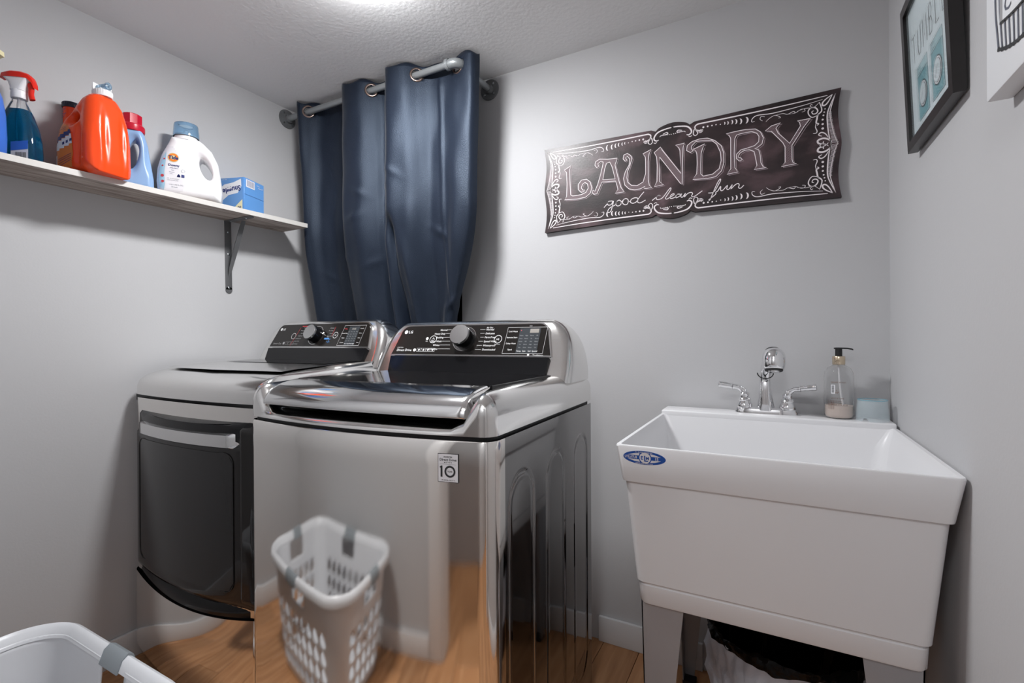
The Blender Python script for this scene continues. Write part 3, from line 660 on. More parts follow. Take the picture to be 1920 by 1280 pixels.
# window
def panel(x0, x1, z0f, z1f, off, r=.03, n=30):
    pts = []
    for k in range(n+1):
        x = x0+(x1-x0)*k/n; e = min(x-x0, x1-x); c_ = r-math.sqrt(max(0, r*r-(r-min(r, e))**2)); pts.append((x, z0f(x)+c_, z1f(x)-c_))
    rows = []
    for x, z0, z1 in pts: rows.append([(x, dy(x, off), z0+(z1-z0)*j/10) for j in range(11)])
    vs = [q for c in rows for q in c]; fs = [(k*11+j, (k+1)*11+j, (k+1)*11+j+1, k*11+j+1) for k in range(n) for j in range(10)]
    return vs, fs
MB().add(*panel(-.268, .248, lambda x: .392-.012*(1-(x/.3)**2), lambda x: .776, .0015)).obj('window', 'doorglass', door, 50)
pts = []
w0, w1 = -.268, .248
pp = [(x, z) for x, z in rrect((w1-w0)/2, .194, .032, 6, (w0+w1)/2, .583)]
MB().tube([(x, dy(x, .002), z if z > .5 else z-.010*(1-(x/.3)**2)) for x, z in pp+pp[:1]], .0014, 6).obj('window_trim', 'blackm', door)
zc = lambda x: .838-.004*(1-(x/.33)**2); zd = lambda x: .787-.004*(1-(x/.33)**2)
vs, fs = doorface(-.276, .262, lambda x: zd(x)+.0, lambda x: zc(x), .006, 30, 6, .010, back=-.012)
MB().add(vs, fs).obj('door_pull', 'silver', door, 50)
vs, fs = doorface(dx0+.014, dx1-.004, lambda x: .800, lambda x: .867-.004*(1-(x/.33)**2), -.004, 30, 6, .006, back=.004)
MB().add(vs, fs).obj('pull_recess', 'black', door, 50)
vs, fs = doorface(.266, .328, lambda x: .352, lambda x: .856, .003, 14, 40, .014)
MB().add(vs, fs).obj('door_post', 'doorframe', door, 50)
vs, fs = doorface(-.322, .332, lambda x: .296-.052*(1-(x/.34)**2), lambda x: .352-.012*(1-(x/.33)**2), -.010, 30, 5, .012, back=.0)
MB().add(vs, fs).obj('door_underside', 'black', door, 50)
# ------------------------------------------------------------------ utility sink
SX0, SX1, SYF, SYB = -.3125, .2885, -.631, -.018
sk = thing('utility_sink', 'white plastic laundry tub on grey steel legs in the right-hand corner', 'sink', ((SX0+SX1)/2, (SYF+SYB)/2, 0))
hx, hy = (SX1-SX0)/2, (SYB-SYF)/2
def R4(ix, iy0, iy1, r, z):   # inset in x, front, back
    return [(p[0], p[1], z) for p in rrect(hx-ix, hy-(iy0+iy1)/2, r, 5, 0, (iy0-iy1)/2)]
rg = [R4(.060, .05, .05, .02, .500), R4(.046, .036, .03, .02, .496), R4(.044, .034, .03, .02, .500), R4(.042, .032, .03, .02, .538), R4(.044, .034, .03, .02, .540), R4(.044, .034, .03, .02, .543), R4(.038, .030, .03, .02, .546), R4(.018, .016, .02, .016, .772), R4(.013, .011, .02, .014, .774), R4(.012, .010, .02, .014, .778), R4(.0008, .0008, .001, .012, .853), R4(.002, .002, .002, .012, .8562), R4(.010, .010, .1, .012, .8562), R4(.012, .012, .104, .012, .853), R4(.026, .028, .112, .03, .80), R4(.055, .065, .15, .05, .57), R4(.085, .1, .19, .05, .545)]
o = MB().loft(rg, True, True)
o.box((-hx+.003, hy-.104, .842), (hx-.003, hy-.001, .8685), .004, 3)
o.obj('tub', 'tub', sk, 35)
for sx in (-1, 1):
    for sy in (-1, 1):
        X0 = sx*(hx-.049); Y0 = sy*(hy-.040) if sy < 0 else hy-.045
        xi = lambda w_: X0-sx*w_
        q = MB()
        # front/back plate and side plate of the folded leg, tapering to the floor
        def plate(pts, n): q.add([Vector(a)+Vector(n)*s_ for s_ in (0, 1) for a in pts], [(0, 1, 2, 3), (7, 6, 5, 4), (0, 4, 5, 1), (1, 5, 6, 2), (2, 6, 7, 3), (3, 7, 4, 0)])
        plate([(X0, Y0, .52), (xi(.094), Y0, .52), (xi(.042), Y0, .012), (xi(.012), Y0, .012)], (0, -sy*.0025, 0))
        plate([(X0, Y0, .52), (X0, Y0-sy*.10, .52), (xi(.012), Y0-sy*.035, .012), (xi(.012), Y0, .012)], (-sx*.0025, 0, 0))
        lg = q.obj('leg', 'leg', sk, 0)
        MB().box((xi(.03)-.02, Y0-sy*.018-.02, 0), (xi(.03)+.02, Y0-sy*.018+.02, .014), .004, 2).obj('foot', 'blackm', lg)
# printed decal
ang = math.atan2(.0102, .075)
Tk = frame(Vector((-.247-(SX0+SX1)/2, -hy+.0035-.0006, .8322)), (1, 0, 0), (0, -.0102, .075))
p = MB().use('decal_blue').disc((0, 0), .046, .0003, 48, Tk, ry=.0155)
p.use('decal_white')
for sy in (-1, 1):
    p.prism([(-.036, sy*.0045), (-.010, sy*.0045), (-.010, sy*.010), (-.022, sy*.0088)], .0004, .0006, Tk)
    p.prism([(.036, sy*.0042), (.014, sy*.0042), (.013, sy*.0100), (.022, sy*.0088)], .0004, .0006, Tk)
p.use('decal_blue').disc((.002, 0), .0142, .0008, 36, Tk); p.use('decal_white').disc((.002, 0), .0122, .001, 36, Tk)
p.use('decal_blue').text('E', -.0075, -.004, .0115, .0012, Tk, bold=.03); p.text('L', -.0008, -.0075, .018, .0012, Tk, bold=.03); p.text('M', .0035, -.0035, .0095, .0012, Tk, bold=.03)
p.use('decal_white').text('UTILATUB', -.0425, -.0026, .0082, .0012, Tk, bold=.02, sx=.72); p.text('15', .0225, -.0028, .0085, .0012, Tk, bold=.02)
p.text('E.L. MUSTEE & SONS INC.', 0, .0112, .0034, .0012, Tk, 'CENTER', bold=.02); p.text('CLEVELAND, OHIO U.S.A.', .0, -.0138, .0034, .0012, Tk, 'CENTER', bold=.02)
p.obj('decal', None, sk, 0)
# ------------------------------------------------------------------ faucet
fc = thing('sink_faucet', 'chrome two-handle faucet with pull-out spray head on the sink ledge', 'faucet', (-.017, -.062, .8685))
o = MB()
def sup(a, b, z, n=40): return [(math.copysign(abs(math.cos(t))**.55, math.cos(t))*a, math.copysign(abs(math.sin(t))**.55, math.sin(t))*b, z) for t in [2*PI*(k+.5)/n for k in range(n)]]
o.loft([sup(.084, .028, 0), sup(.084, .028, .006), sup(.081, .0255, .014), sup(.073, .019, .0185), sup(.06, .012, .0195)])
o.obj('base_plate', 'chrome', fc, 35)
for sx in (-1, 1):
    h = MB().lathe([(.021, .012), (.0225, .018), (.0215, .026), (.018, .032), (.0165, .036), (.0185, .039), (.017, .043), (.013, .047), (.0125, .054), (.014, .057), (.011, .062)], 28).obj('handle', 'chrome', fc, 40, loc=(sx*.057, 0, 0))
    MB().tube(spline([(0, 0, .056), (sx*.004, 0, .066), (sx*.016, -.004, .0755), (sx*.030, -.008, .0785), (sx*.048, -.012, .082), (sx*.068, -.016, .085), (sx*.073, -.017, .0858)], 6), [.0105]*7+[.0095, .009, .0085, .0082, .0082]+[.008]*6+[.0085]*6+[.0092]*6+[.0098, .0098, .0095, .008, .006, .0035][:6]+[.001], 16).obj('lever', 'chrome', h, 50)
    MB().lathe([(.0102, -.0012), (.0115, 0), (.0102, .0012)], 20, Matrix.Translation((sx*.0325, -.0085, .079)) @ Matrix.Rotation(PI/2, 4, 'Y')).obj('lever_ring', 'chrome', h)
o = MB()
path = spline([(0, .004, .012), (-.001, .008, .05), (-.002, .010, .09), (0, .004, .120), (.006, -.010, .148), (.016, -.032, .165)], 8)
nP = len(path)
o.tube(path, [interp([(0, .026), (.15, .0205), (.35, .016), (.6, .0155), (1, .017)], k/(nP-1)) for k in range(nP)], 24)
o.obj('spout', 'chrome', fc, 60)
o = MB().loft([[(x_*1.0, y_-.012, z) for x_, y_ in rrect(a, b, min(a, b)*.5, 4)] for a, b, z in ((.017, .018, .012), (.0155, .018, .03), (.012, .0165, .07), (.0105, .015, .095), (.008, .012, .102), (.004, .006, .105))])
o.obj('spout_shield', 'chrome', fc, 40)
# egg-shaped spray head hanging from the end of the spout
Hm = Matrix.Translation((.022, -.046, .163)) @ Matrix.Rotation(math.radians(-14), 4, 'X')
hd = MB().lathe([(.0245, -.029), (.0280, -.025), (.0305, -.012), (.0312, .003), (.0288, .017), (.0222, .0275), (.013, .033), (.001, .035)], 36, Hm).obj('spray_head', 'chrome', fc, 60)
MB().lathe([(.0225, -.0335), (.0238, -.031), (.0238, -.0285)], 32, Hm).obj('spray_ring', 'blackm', hd, 40)
MB().lathe([(.001, -.0375), (.013, -.0375), (.0145, -.0345), (.0145, -.033)], 28, Hm).obj('spray_face', 'chrome', hd, 40)
MB().lathe([(.0225, .020), (.0200, .0305), (.013, .0365), (.001, .0385)], 32, Hm @ Matrix.Translation((-.002, .006, 0)), c0=False).obj('head_seal', 'blackm', hd)
MB().tube([(.021*math.cos(t), -.016+.004*math.sin(t), .122+.016*math.sin(t)) for t in [PI+PI*k/16 for k in range(17)]], .0016, 8).obj('hose_loop', 'blackm', fc)
# ------------------------------------------------------------------ soap dispenser and cup on the ledge
LZ = .8685
sp = thing('soap_dispenser', 'clear soap pump bottle with black pump and gold collar, a little cream liquid left', 'bottle', (.166, -.062, LZ))
out = [(.030, 0), (.034, .003), (.0355, .010), (.0355, .115), (.034, .128), (.028, .140), (.018, .147), (.0145, .149), (.0145, .156)]
inn = [(r-.0012, z+(.0015 if z < .02 else 0)) for r, z in out]
MB().loft([[(r*math.cos(2*PI*k/40), r*math.sin(2*PI*k/40), z) for k in range(40)] for r, z in out+inn[::-1]], False, True).obj('bottle_body', 'clear', sp, 50)
MB().lathe([(.001, .002)]+[(r-.0016, z+.002) for r, z in out[:3]]+[(.0339, .036), (.001, .036)], 40).obj('liquid', 'liquid_soap', sp, 50)
MB().lathe([(.0145, .150), (.0155, .151), (.0155, .172), (.0145, .1735), (.008, .1735)], 32).obj('collar', 'gold', sp, 50)
o = MB().lathe([(.0085, .172), (.0085, .1935), (.0075, .195), (.001, .195)], 24)
o.loft([[(x, w_*s_, zc_+t_) for s_, t_ in ((-1, -.002), (1, -.002), (1, .002), (-1, .002))] for x, w_, zc_ in ((-.011, .006, .1955), (-.006, .0085, .196), (.006, .0085, .196), (.020, .006, .1955), (.030, .0045, .1935), (.0335, .0035, .192))])
o.obj('pump', 'blackm', sp, 30)
MB().tube(spline([(.0, 0, .155), (.001, 0, .11), (.006, 0, .06), (.014, 0, .012)], 6), .0026, 10).obj('dip_tube', 'whitep', sp)
p = MB().use('brown_print')
def cyl(sub, r, a0, m=p):      # wrap flat print (x = arc length) round the bottle
    m.add([(r*math.sin(a0+q[0]/r), -r*math.cos(a0+q[0]/r), q[1]) for q in sub.v], sub.f)
q = MB()
for i, (s_, y, sz) in enumerate((('HAND WASH', .100, .006), ('NO. 4', .078, .006), ('SOAP', .071, .008), ('GENTLE CARE', .056, .005), ('rinse with water', .049, .004), ('keep out of eyes', .044, .004), ('MADE FOR SKIN', .038, .0055))): q.text(s_, -.014, y, sz, 0)
for k in range(7): q.ribbon([(-.022+k*.0025, .027), (-.022+k*.0025, .052-.004*(k % 3))], .0006, 0)
cyl(q, .0359, -.25)
p.use('label_white'); q = MB()
for k in range(6): q.add([(k*.0017, .070, 0), ((k+1)*.0017, .070, 0), ((k+1)*.0017, .095, 0), (k*.0017, .095, 0)], [(0, 1, 2, 3)])
cyl(q, .0361, -.62)
p.use('ink'); q = MB()
for k in range(14): q.add([(.001, .0725+k*.0015, 0), (.0072, .0725+k*.0015, 0), (.0072, .0725+k*.0015+(.0010 if k % 3 else .0005), 0), (.001, .0725+k*.0015+(.0010 if k % 3 else .0005), 0)], [(0, 1, 2, 3)])
cyl(q, .0363, -.60)
p.obj('bottle_print', None, sp, 0)
cu = thing('plastic_cup', 'small clear pale-blue plastic cup turned upside down beside the soap', 'cup', (.240, -.078, LZ))
n = 40; rg = []
def cr(r, z, notch=0): return [(r*math.cos(2*PI*k/n), r*math.sin(2*PI*k/n), z+(notch*max(0, 1-((((k/n-.66+.5) % 1)-.5)/.035)**2))) for k in range(n)]
MB().loft([cr(.0385, 0, .010), cr(.0375, .02), cr(.0345, .052), cr(.033, .057), cr(.031, .057), cr(.0325, .05), cr(.0362, .018), cr(.0372, .0, .010)], False, False).obj('cup_wall', 'clearblue', cu, 50)
MB().tube([(.0335*math.cos(2*PI*k/40), .0335*math.sin(2*PI*k/40), .0565) for k in range(41)], .0011, 8, False).obj('cup_ring', 'clearrim', cu)
MB().lathe([(.0325, .050), (.033, .052), (.001, .0525)], 40, c0=False).obj('cup_base', 'clearblue', cu, 50)
# ------------------------------------------------------------------ waste bin under the sink
bn = thing('waste_bin', 'brown waste bin with a black liner bag under the utility sink', 'bin', (.028, -.235, 0))
ea, eb = .185, .160
def el(s_, z, dz=0, seed=0, dr=0, n=200):
    out = []
    for k in range(n):
        a = 2*PI*k/n; w_ = math.sin(7*a+seed)+.6*math.sin(19*a+seed*2)+.45*math.sin(41*a+seed*3); q = math.sin(5*a+seed)+.6*math.sin(13*a+1.3*seed)+.4*math.sin(31*a+seed)
        out.append(((ea*s_+dr*w_)*math.cos(a), (eb*s_+dr*w_)*math.sin(a), z+dz*q))
    return out
MB().loft([el(.80, 0), el(.82, .01), el(.98, .285), el(.98, .295), el(.95, .295), el(.79, .012)], True, True).obj('bin_body', 'bin', bn, 40)
MB().loft([el(.99, .150, .014, 1, .005), el(1.01, .18, .008, 4, .006), el(1.02, .22, .006, 2, .006), el(1.035, .255, .004, 3, .006), el(1.035, .285, .004, 1, .004), el(1.015, .300, .003, 1, .003)], False, False).obj('liner_cuff', 'bag_white', bn, 60)
MB().loft([el(1.025, .296, .003, 1, .003), el(1.03, .308, .003, 2, .003), el(1.01, .318, .003, 4, .003), el(.97, .318, .003, 5, .004), el(.93, .30, .004, 3, .005), el(.89, .25, .005, 2, .006), el(.8, .12, .006, 1, .008), el(.6, .05, .004, 5, .01), el(.2, .045, .004, 2, .004)], False, True).obj('liner_bag', 'bag_black', bn, 60)
# ------------------------------------------------------------------ laundry basket
BX, BY, BH = .300, .212, .40
bk = thing('laundry_basket', 'white plastic laundry basket with grey grips on the floor by the left wall', 'basket', (-1.290, -1.378, 0), 0)
def bring(t, off=0):        # wall outline at height fraction t
    s_ = .82+.18*t; return BX*s_-.012+off, BY*s_*.99-.012+off, .085*s_
def bpoint(u, t):           # u in 0..1 round the perimeter -> point on the wall
    a, b, r = bring(t); segs = [(2*(b-r), 0), (PI/2*r, 1), (2*(a-r), 2), (PI/2*r, 3), (2*(b-r), 4), (PI/2*r, 5), (2*(a-r), 6), (PI/2*r, 7)]
    Lt = sum(q[0] for q in segs); d = (u % 1)*Lt; z = .012+t*(BH-.03)
    for L_, k in segs:
        if d <= L_ or k == 7: break
        d -= L_
    if k == 0: return (a, -(b-r)+d, z)
    if k == 1: an = d/r; return (a-r+r*math.cos(an), b-r+r*math.sin(an), z)
    if k == 2: return (a-r-d, b, z)
    if k == 3: an = PI/2+d/r; return (-(a-r)+r*math.cos(an), b-r+r*math.sin(an), z)
    if k == 4: return (-a, b-r-d, z)
    if k == 5: an = PI+d/r; return (-(a-r)+r*math.cos(an), -(b-r)+r*math.sin(an), z)
    if k == 6: return (-(a-r)+d, -b, z)
    an = 1.5*PI+d/r; return (a-r+r*math.cos(an), -(b-r)+r*math.sin(an), z)
a, b, r = bring(1); per = 4*(a-r)+4*(b-r)+2*PI*r
uc = [(b-r)/per, (2*(b-r)+PI/2*r+(a-r))/per, (2*(b-r)+PI*r+2*(a-r)+(b-r))/per, (4*(b-r)+1.5*PI*r+3*(a-r))/per]   # centres of the four sides
NU = 36; NT = 7
o = MB()
def hole_cell(u0, u1, t0, t1, shape):
    pts = []; K = 16
    for k in range(K):                                 # square boundary
        s_ = k/K*4; e = int(s_); f_ = s_-e
        pts.append(((u0+(u1-u0)*f_, t0), (u1, t0+(t1-t0)*f_), (u1-(u1-u0)*f_, t1), (u0, t1-(t1-t0)*f_))[e])
    if shape is None:
        o.add([bpoint(u0+(u1-u0)*p_/4, t0+(t1-t0)*q_/4) for p_ in range(5) for q_ in range(5)], [(p_*5+q_, p_*5+5+q_, p_*5+6+q_, p_*5+q_+1) for p_ in range(4) for q_ in range(4)])
        return
    inn_ = []
    for k in range(K):
        an = 2*PI*k/K-.75*PI; inn_.append(shape(an))
    n0 = len(o.v); o.v += [bpoint(*q) for q in pts]+[bpoint(u0+(u1-u0)*q[0], t0+(t1-t0)*q[1]) for q in inn_]
    for k in range(K): j = (k+1) % K; o.f.append((n0+k, n0+j, n0+K+j, n0+K+k)); o.mi.append(0)
def tear(flip):
    def f_(an):
        c_, s_ = math.cos(an), math.sin(an); x = .34*c_*(1-.42*s_); return (.5+x+.08*s_, .5+.41*s_)
    return f_
rows_t = [0, .06, .22, .38, .54, .70, .79, 1.0]
for i in range(NU):
    u0, u1 = i/NU, (i+1)/NU; um = (u0+u1)/2
    dist = min(abs(((um-c_+.5) % 1)-.5) for c_ in uc)*per
    corner = min(abs(((um-(uc[k]+uc[(k+1) % 4]+(1 if k == 3 else 0))/2+.5) % 1)-.5) for k in range(4))*per
    for j in range(NT):
        t0, t1 = rows_t[j], rows_t[j+1]
        side = min(range(4), key=lambda k: abs(((um-uc[k]+.5) % 1)-.5)); reach = (a if side % 2 else b)-.055
        hand = dist < .055 and j == NT-1
        if 1 <= j <= 4 and dist < reach: hole_cell(u0, u1, t0, t1, tear(i % 2))
        elif hand: continue
        else: hole_cell(u0, u1, t0, t1, None)
body = o.obj('basket_body', 'basket', bk, 40)
bm_ = bmesh.new(); bm_.from_mesh(body.data); bmesh.ops.remove_doubles(bm_, verts=bm_.verts[:], dist=.0004); bm_.to_mesh(body.data); bm_.free()
body.data.shade_smooth()
sm = body.modifiers.new('thick', 'SOLIDIFY'); sm.thickness = .0028; sm.offset = 0
a0, b0, r0 = bring(0)
MB().loft([[(p_[0], p_[1], z) for p_ in rrect(a0-.001+dx, b0-.001+dx, r0, 8)] for dx, z in ((-.012, .004), (0, .006), (0, .014), (-.004, .014))]).obj('basket_floor', 'basket', bk)
# rolled rim and grips
prof = [(-.004, -.026), (.004, -.005), (.014, .002), (.022, -.003), (.0255, -.016), (.0235, -.030), (.022, -.016), (.014, -.004), (.006, -.010), (-.001, -.026)]
rp = rrect(a, b, r, 12); nR = len(rp)
den = []
for k in range(nR):
    p0, p1 = Vector((*rp[k], 0)), Vector((*rp[(k+1) % nR], 0)); m_ = max(1, int((p1-p0).length/.02))
    den += [p0+(p1-p0)*q/m_ for q in range(m_)]
def rimring(k, sc=1.0, lift=0):
    p_ = den[k % len(den)]; d_ = (den[(k+1) % len(den)]-den[k-1]).normalized(); nn = Vector((d_.y, -d_.x, 0))
    # slight dip of the rim towards the side centres
    return [p_+nn*(q[0]*sc+(sc-1)*-.01)+Vector((0, 0, BH+q[1]*sc+lift)) for q in prof]
MB().loft([rimring(k) for k in range(len(den)+1)], False, False).obj('rim', 'basket', bk, 60)
for c_, L_ in ((0, .05), (1, .058), (2, .05), (3, .058)):
    P0 = Vector(bpoint(uc[c_], 1)); P0.z = 0; ks = [k for k in range(len(den)) if (den[k]-P0).length < L_]
    if 0 in ks and len(den)-1 in ks: ks = [k for k in ks if k > len(den)//2]+[k for k in ks if k <= len(den)//2]
    MB().loft([rimring(k, 1.28, .004) for k in ks]).obj('grip', 'grip', bk, 60)
# ------------------------------------------------------------------ shelf on the left wall
SHX, SHY0, SHY1, SHZ, SLP = -1.788, -.262, -1.56, 1.607, .0125
sf = thing('wall_shelf', 'grey wood-grain shelf board on metal brackets along the left wall', 'shelf', (XL, SHY0, SHZ)); sf.rotation_euler.x = SLP
def shz(y): return SHZ-(SHY0-y)*SLP
bd = MB().box((.0005, SHY1-SHY0, -.018), (SHX-XL-.001, 0, 0), .0006, 1).obj('shelf_board', 'shelf', sf)
e_ = MB().box((SHX-XL-.0015, SHY1-SHY0, -.0178), (SHX-XL, 0, -.0002)).obj('edge_band', 'shelf_edge', bd, 0)
for yb in (-.511, -1.40):
    yl = yb-SHY0
    br = MB().box((0, yl-.0135, -.300), (.004, yl+.0135, -.018), .0012, 2)
    br.lathe([(.0135, 0), (.0135, .004)], 24, Matrix.Translation((0, yl, -.300)) @ Matrix.Rotation(PI/2, 4, 'Y'))
    br.box((0, yl-.0135, -.022), (.150, yl+.0135, -.018), .0012, 2)
    br.lathe([(.0135, 0), (.0135, .004)], 24, Matrix.Translation((.150, yl, -.022)))
    u_ = Vector((.105, 0, .215)); L_ = u_.length; Tb = frame(Vector((.004, yl, -.245)), u_, (0, 1, 0))
    br.loft([[(x_, s_*w_, t_) for s_, t_ in ((-1, 0), (1, 0), (.75, h_), (-.75, h_))] for x_, w_, h_ in ((-.004, .002, .001), (.03, .007, .005), (L_*.5, .0095, .007), (L_-.03, .009, .006), (L_, .008, .001))], T=Tb)
    bo = br.obj('bracket', 'bracket', sf, 35)
    for sx_, sz_ in ((.004, -.292), (.004, -.155), (.004, -.064)): MB().lathe([(.0052, 0), (.0048, .0016), (.003, .0026), (.001, .0028)], 14, Matrix.Translation((sx_, yl, sz_)) @ Matrix.Rotation(PI/2, 4, 'Y')).obj('screw', 'screw', bo)
    for sx_ in (.025, .125): MB().lathe([(.0052, 0), (.0048, .0016), (.001, .0028)], 14, Matrix.Translation((sx_, yl, -.022)) @ Matrix.Rotation(PI, 4, 'X')).obj('screw', 'screw', bo)
# ------------------------------------------------------------------ things on the shelf
def cap_ribbed(mb, r, z0, z1, n=36, T=None, rib=.0012):
    ring_ = lambda rr, z, rb: [((rr+(rb if k % 2 else 0))*math.cos(2*PI*k/(2*n)), (rr+(rb if k % 2 else 0))*math.sin(2*PI*k/(2*n)), z) for k in range(2*n)]
    return mb.loft([ring_(r, z0, 0), ring_(r, z0+.002, rib), ring_(r, z1-.003, rib), ring_(r-.001, z1-.001, 0), ring_(r-.004, z1, 0)], T=T)
# --- white jug
def white_fn(x, y, z):
    poly = [(-.086, 0), (-.097, .02), (-.100, .055), (-.097, .10), (-.085, .15), (-.066, .195), (-.056, .222), (.027, .222), (.040, .212), (.066, .185), (.086, .14), (.094, .085), (.098, .03), (.094, 0)]
    d = rex(sd_poly(poly, x, z), y, .052-.010*np.clip((z-.12)/.1, 0, 1), .030)
    hx_ = (x-.047)*.93+(z-.115)*.36; hz_ = (z-.115)*.93-(x-.047)*.36
    hole = np.sqrt((hx_/.016)**2+(hz_/.040)**2)-1; d = smax(d, -hole*.016, .012)
    for s_ in (-1, 1):
        d = smax(d, -ellip(x, y, z, (.026, s_*.066, .112), (.046, .036, .070)), .010)
    return d
MIDX = []
def jug(name, fn, lo, hi, h, m, parent): 
    v, f = sdf_mesh(fn, lo, hi, h); return MB().add(v, f).obj(name, m, parent, 80)
RW = math.radians(57)
wj = thing('detergent_jug', 'white detergent jug with a clear blue cap standing on the shelf', 'jug', (-1.862, -.702, shz(-.702)), RW)
jug('jug_body', white_fn, (-.115, -.062, -.006), (.112, .062, .235), .0042, 'whitep', wj)
nx_ = -.0145
MB().lathe([(.036, .215), (.036, .236), (.033, .238), (.030, .238)], 36, Matrix.Translation((nx_, 0, 0))).obj('neck', 'whitep', wj)
MB().loft([[(nx_+r_*math.cos(2*PI*k/40), r_*math.sin(2*PI*k/40), z_) for k in range(40)] for r_, z_ in ((.0405, .229), (.0405, .240), (.038, .272), (.0365, .276), (.025, .2765), (.022, .271), (.022, .2695), (.026, .2745), (.0350, .2745), (.0362, .271), (.0388, .240), (.0388, .229))], True, True).obj('cap', 'capblue', wj, 40)
MB().lathe([(.012, .236), (.008, .25), (.005, .256)], 20, Matrix.Translation((nx_, 0, 0))).obj('spout', 'whitep', wj)
p = MB().use('label_white')
lab = [(-.090, .03), (-.093, .06), (-.089, .10), (-.078, .14), (-.062, .175), (-.050, .178), (-.030, .150), (-.012, .10), (-.010, .055), (-.020, .025), (-.040, .012), (-.070, .010)]
decal(p, white_fn, fillgrid(lab, .006), .0007)
p.use('pale_cyan'); decal(p, white_fn, fillgrid([(-.090, .035), (-.092, .06), (-.088, .10), (-.078, .138), (-.068, .158), (-.070, .12), (-.074, .08), (-.072, .04), (-.076, .02)], .005), .0011)
def dd(mm, off, build):
    q = MB(); build(q); p.use(mm); decal(p, white_fn, q, off)
dd('logo_yellow', .0015, lambda q: q.disc((-.048, .137), .0165, 0, 32)); dd('logo_orange', .0018, lambda q: q.disc((-.048, .137), .0142, 0, 32)); dd('logo_yellow', .0020, lambda q: q.disc((-.048, .137), .0085, 0, 32))
dd('navy_print', .0026, lambda q: q.text('Tide', -.048, .131, .0165, 0, None, 'CENTER', bold=.04, sx=.95, shear=.1))
dd('navy_print', .0018, lambda q: (q.text('Downy', -.046, .106, .011, 0, None, 'CENTER', bold=.02), q.text('APRIL FRESH', -.046, .098, .0045, 0, None, 'CENTER'), q.text('liquid', -.054, .091, .004, 0), q.text('detergent', -.060, .084, .004, 0), q.text('2.72 L', -.058, .078, .0035, 0)))
dd('navy_print', .0018, lambda q: (q.add([(-.0245, .070, 0), (-.0155, .070, 0), (-.0155, .080, 0), (-.0245, .080, 0)], [(0, 1, 2, 3)]), q.prism([(-.037, .070), (-.028, .070), (-.028, .075), (-.0325, .081), (-.037, .075)], 0, .0001)))
dd('ink2', .0018, lambda q: (q.text('HE   for all machines', -.066, .061, .0042, 0), q.text('concentrated wash', -.066, .0555, .0042, 0), q.text('1.36 L (46 FL OZ)', -.060, .040, .0055, 0), q.text('32 loads', -.054, .032, .0055, 0), q.ribbon([(-.0195+.005*math.cos(t*PI/8), .093+.005*math.sin(t*PI/8)) for t in range(16)], .0009, 0, closed=True)))
dd('red_print', .0018, lambda q: (q.disc((-.080, .070), .005, 0, 12), q.disc((-.079, .050), .0045, 0, 12), q.disc((-.079, .105), .003, 0, 10), q.disc((-.074, .130), .003, 0, 10)))
p.obj('label', None, wj, 60)
# --- big orange jug with press tap
def orange_fn(x, y, z):     # x: label side to fluted side, y: thickness
    poly = [(-.076, 0), (-.082, .02), (-.080, .08), (-.070, .135), (-.052, .172), (-.020, .205), (.004, .236), (.030, .246), (.052, .240), (.066, .215), (.075, .17), (.080, .10), (.082, .03), (.078, 0)]
    d = rex(sd_poly(poly, x, z), y, .076-.022*np.clip((z-.10)/.14, 0, 1)**1.5, .036)
    for s_ in (-1, 1):
        d = smax(d, -ellip(x, y, z, (.090, s_*.030, .135), (.016, .011, .095)), .008)
        d = smax(d, -ellip(x, y, z, (.092, s_*.062, .075), (.018, .010, .065)), .008)
        d = smax(d, -ellip(x, y, z, (-.012, s_*.085, .165), (.030, .042, .028)), .012)
        d = smax(d, -ellip(x, y, z, (.022, s_*.098, .10), (.010, .034, .11)), .012)
    d = smax(d, -(np.hypot((x+.012)/1.4, z-.166)-.010), .010)
    return d
ROT = math.radians(15)
oj = thing('detergent_jug', 'big orange detergent jug with a white press tap at the shelf edge', 'jug', (-1.832, -.998, shz(-.998)), ROT); oj.scale = (1, .84, 1)
jug('jug_body', orange_fn, (-.095, -.088, -.006), (.095, .088, .256), .0045, 'orange', oj)
ox_ = .032
o = cap_ribbed(MB(), .027, .242, .262, 26, Matrix.Translation((ox_, 0, 0)))
o.box((ox_-.022, -.016, .262), (ox_+.012, .016, .268), .003, 2)
o.box((ox_-.022, -.018, .262), (ox_-.016, .012, .287), .003, 2)
o.box((ox_-.016, .014, .262), (ox_+.016, .019, .282), .004, 2)
o.obj('tap_cap', 'whitep', oj, 35)
MB().lathe([(.0095, -.018), (.0095, .016), (.011, .017), (.011, .024), (.006, .025), (.005, .015)], 24, Matrix.Translation((ox_+.002, .0, .274)) @ Matrix.Rotation(PI/2, 4, 'Y')).obj('tap_nozzle', 'capblue', oj, 40)
p = MB().use('orange_label')
lab = [(-.064, .012), (-.074, .04), (-.073, .08), (-.062, .122), (-.046, .142), (-.028, .145), (-.010, .128), (.002, .095), (.006, .05), (-.002, .018), (-.02, .008)]
decal(p, orange_fn, fillgrid(lab, .006), .0008)
p.use('navy_print'); decal(p, orange_fn, fillgrid([(-.072, .083), (-.002, .112), (-.007, .124), (-.067, .101)], .006), .0013)
p.use('label_white'); decal(p, orange_fn, fillgrid([(-.073, .058), (.003, .082), (-.001, .110), (-.071, .082)], .006), .0013); decal(p, orange_fn, fillgrid([(-.070, .02), (-.056, .02), (-.056, .05), (-.072, .046)], .006), .0013)
q = MB(); 
for k in range(4): q.ribbon([(-.050, .037-k*.006), (.000, .052-k*.006)], .0012, 0)
for k in range(3): q.add([(-.034+k*.014, .079+k*.004, 0), (-.026+k*.014, .081+k*.004, 0), (-.026+k*.014, .089+k*.004, 0), (-.034+k*.014, .087+k*.004, 0)], [(0, 1, 2, 3)])
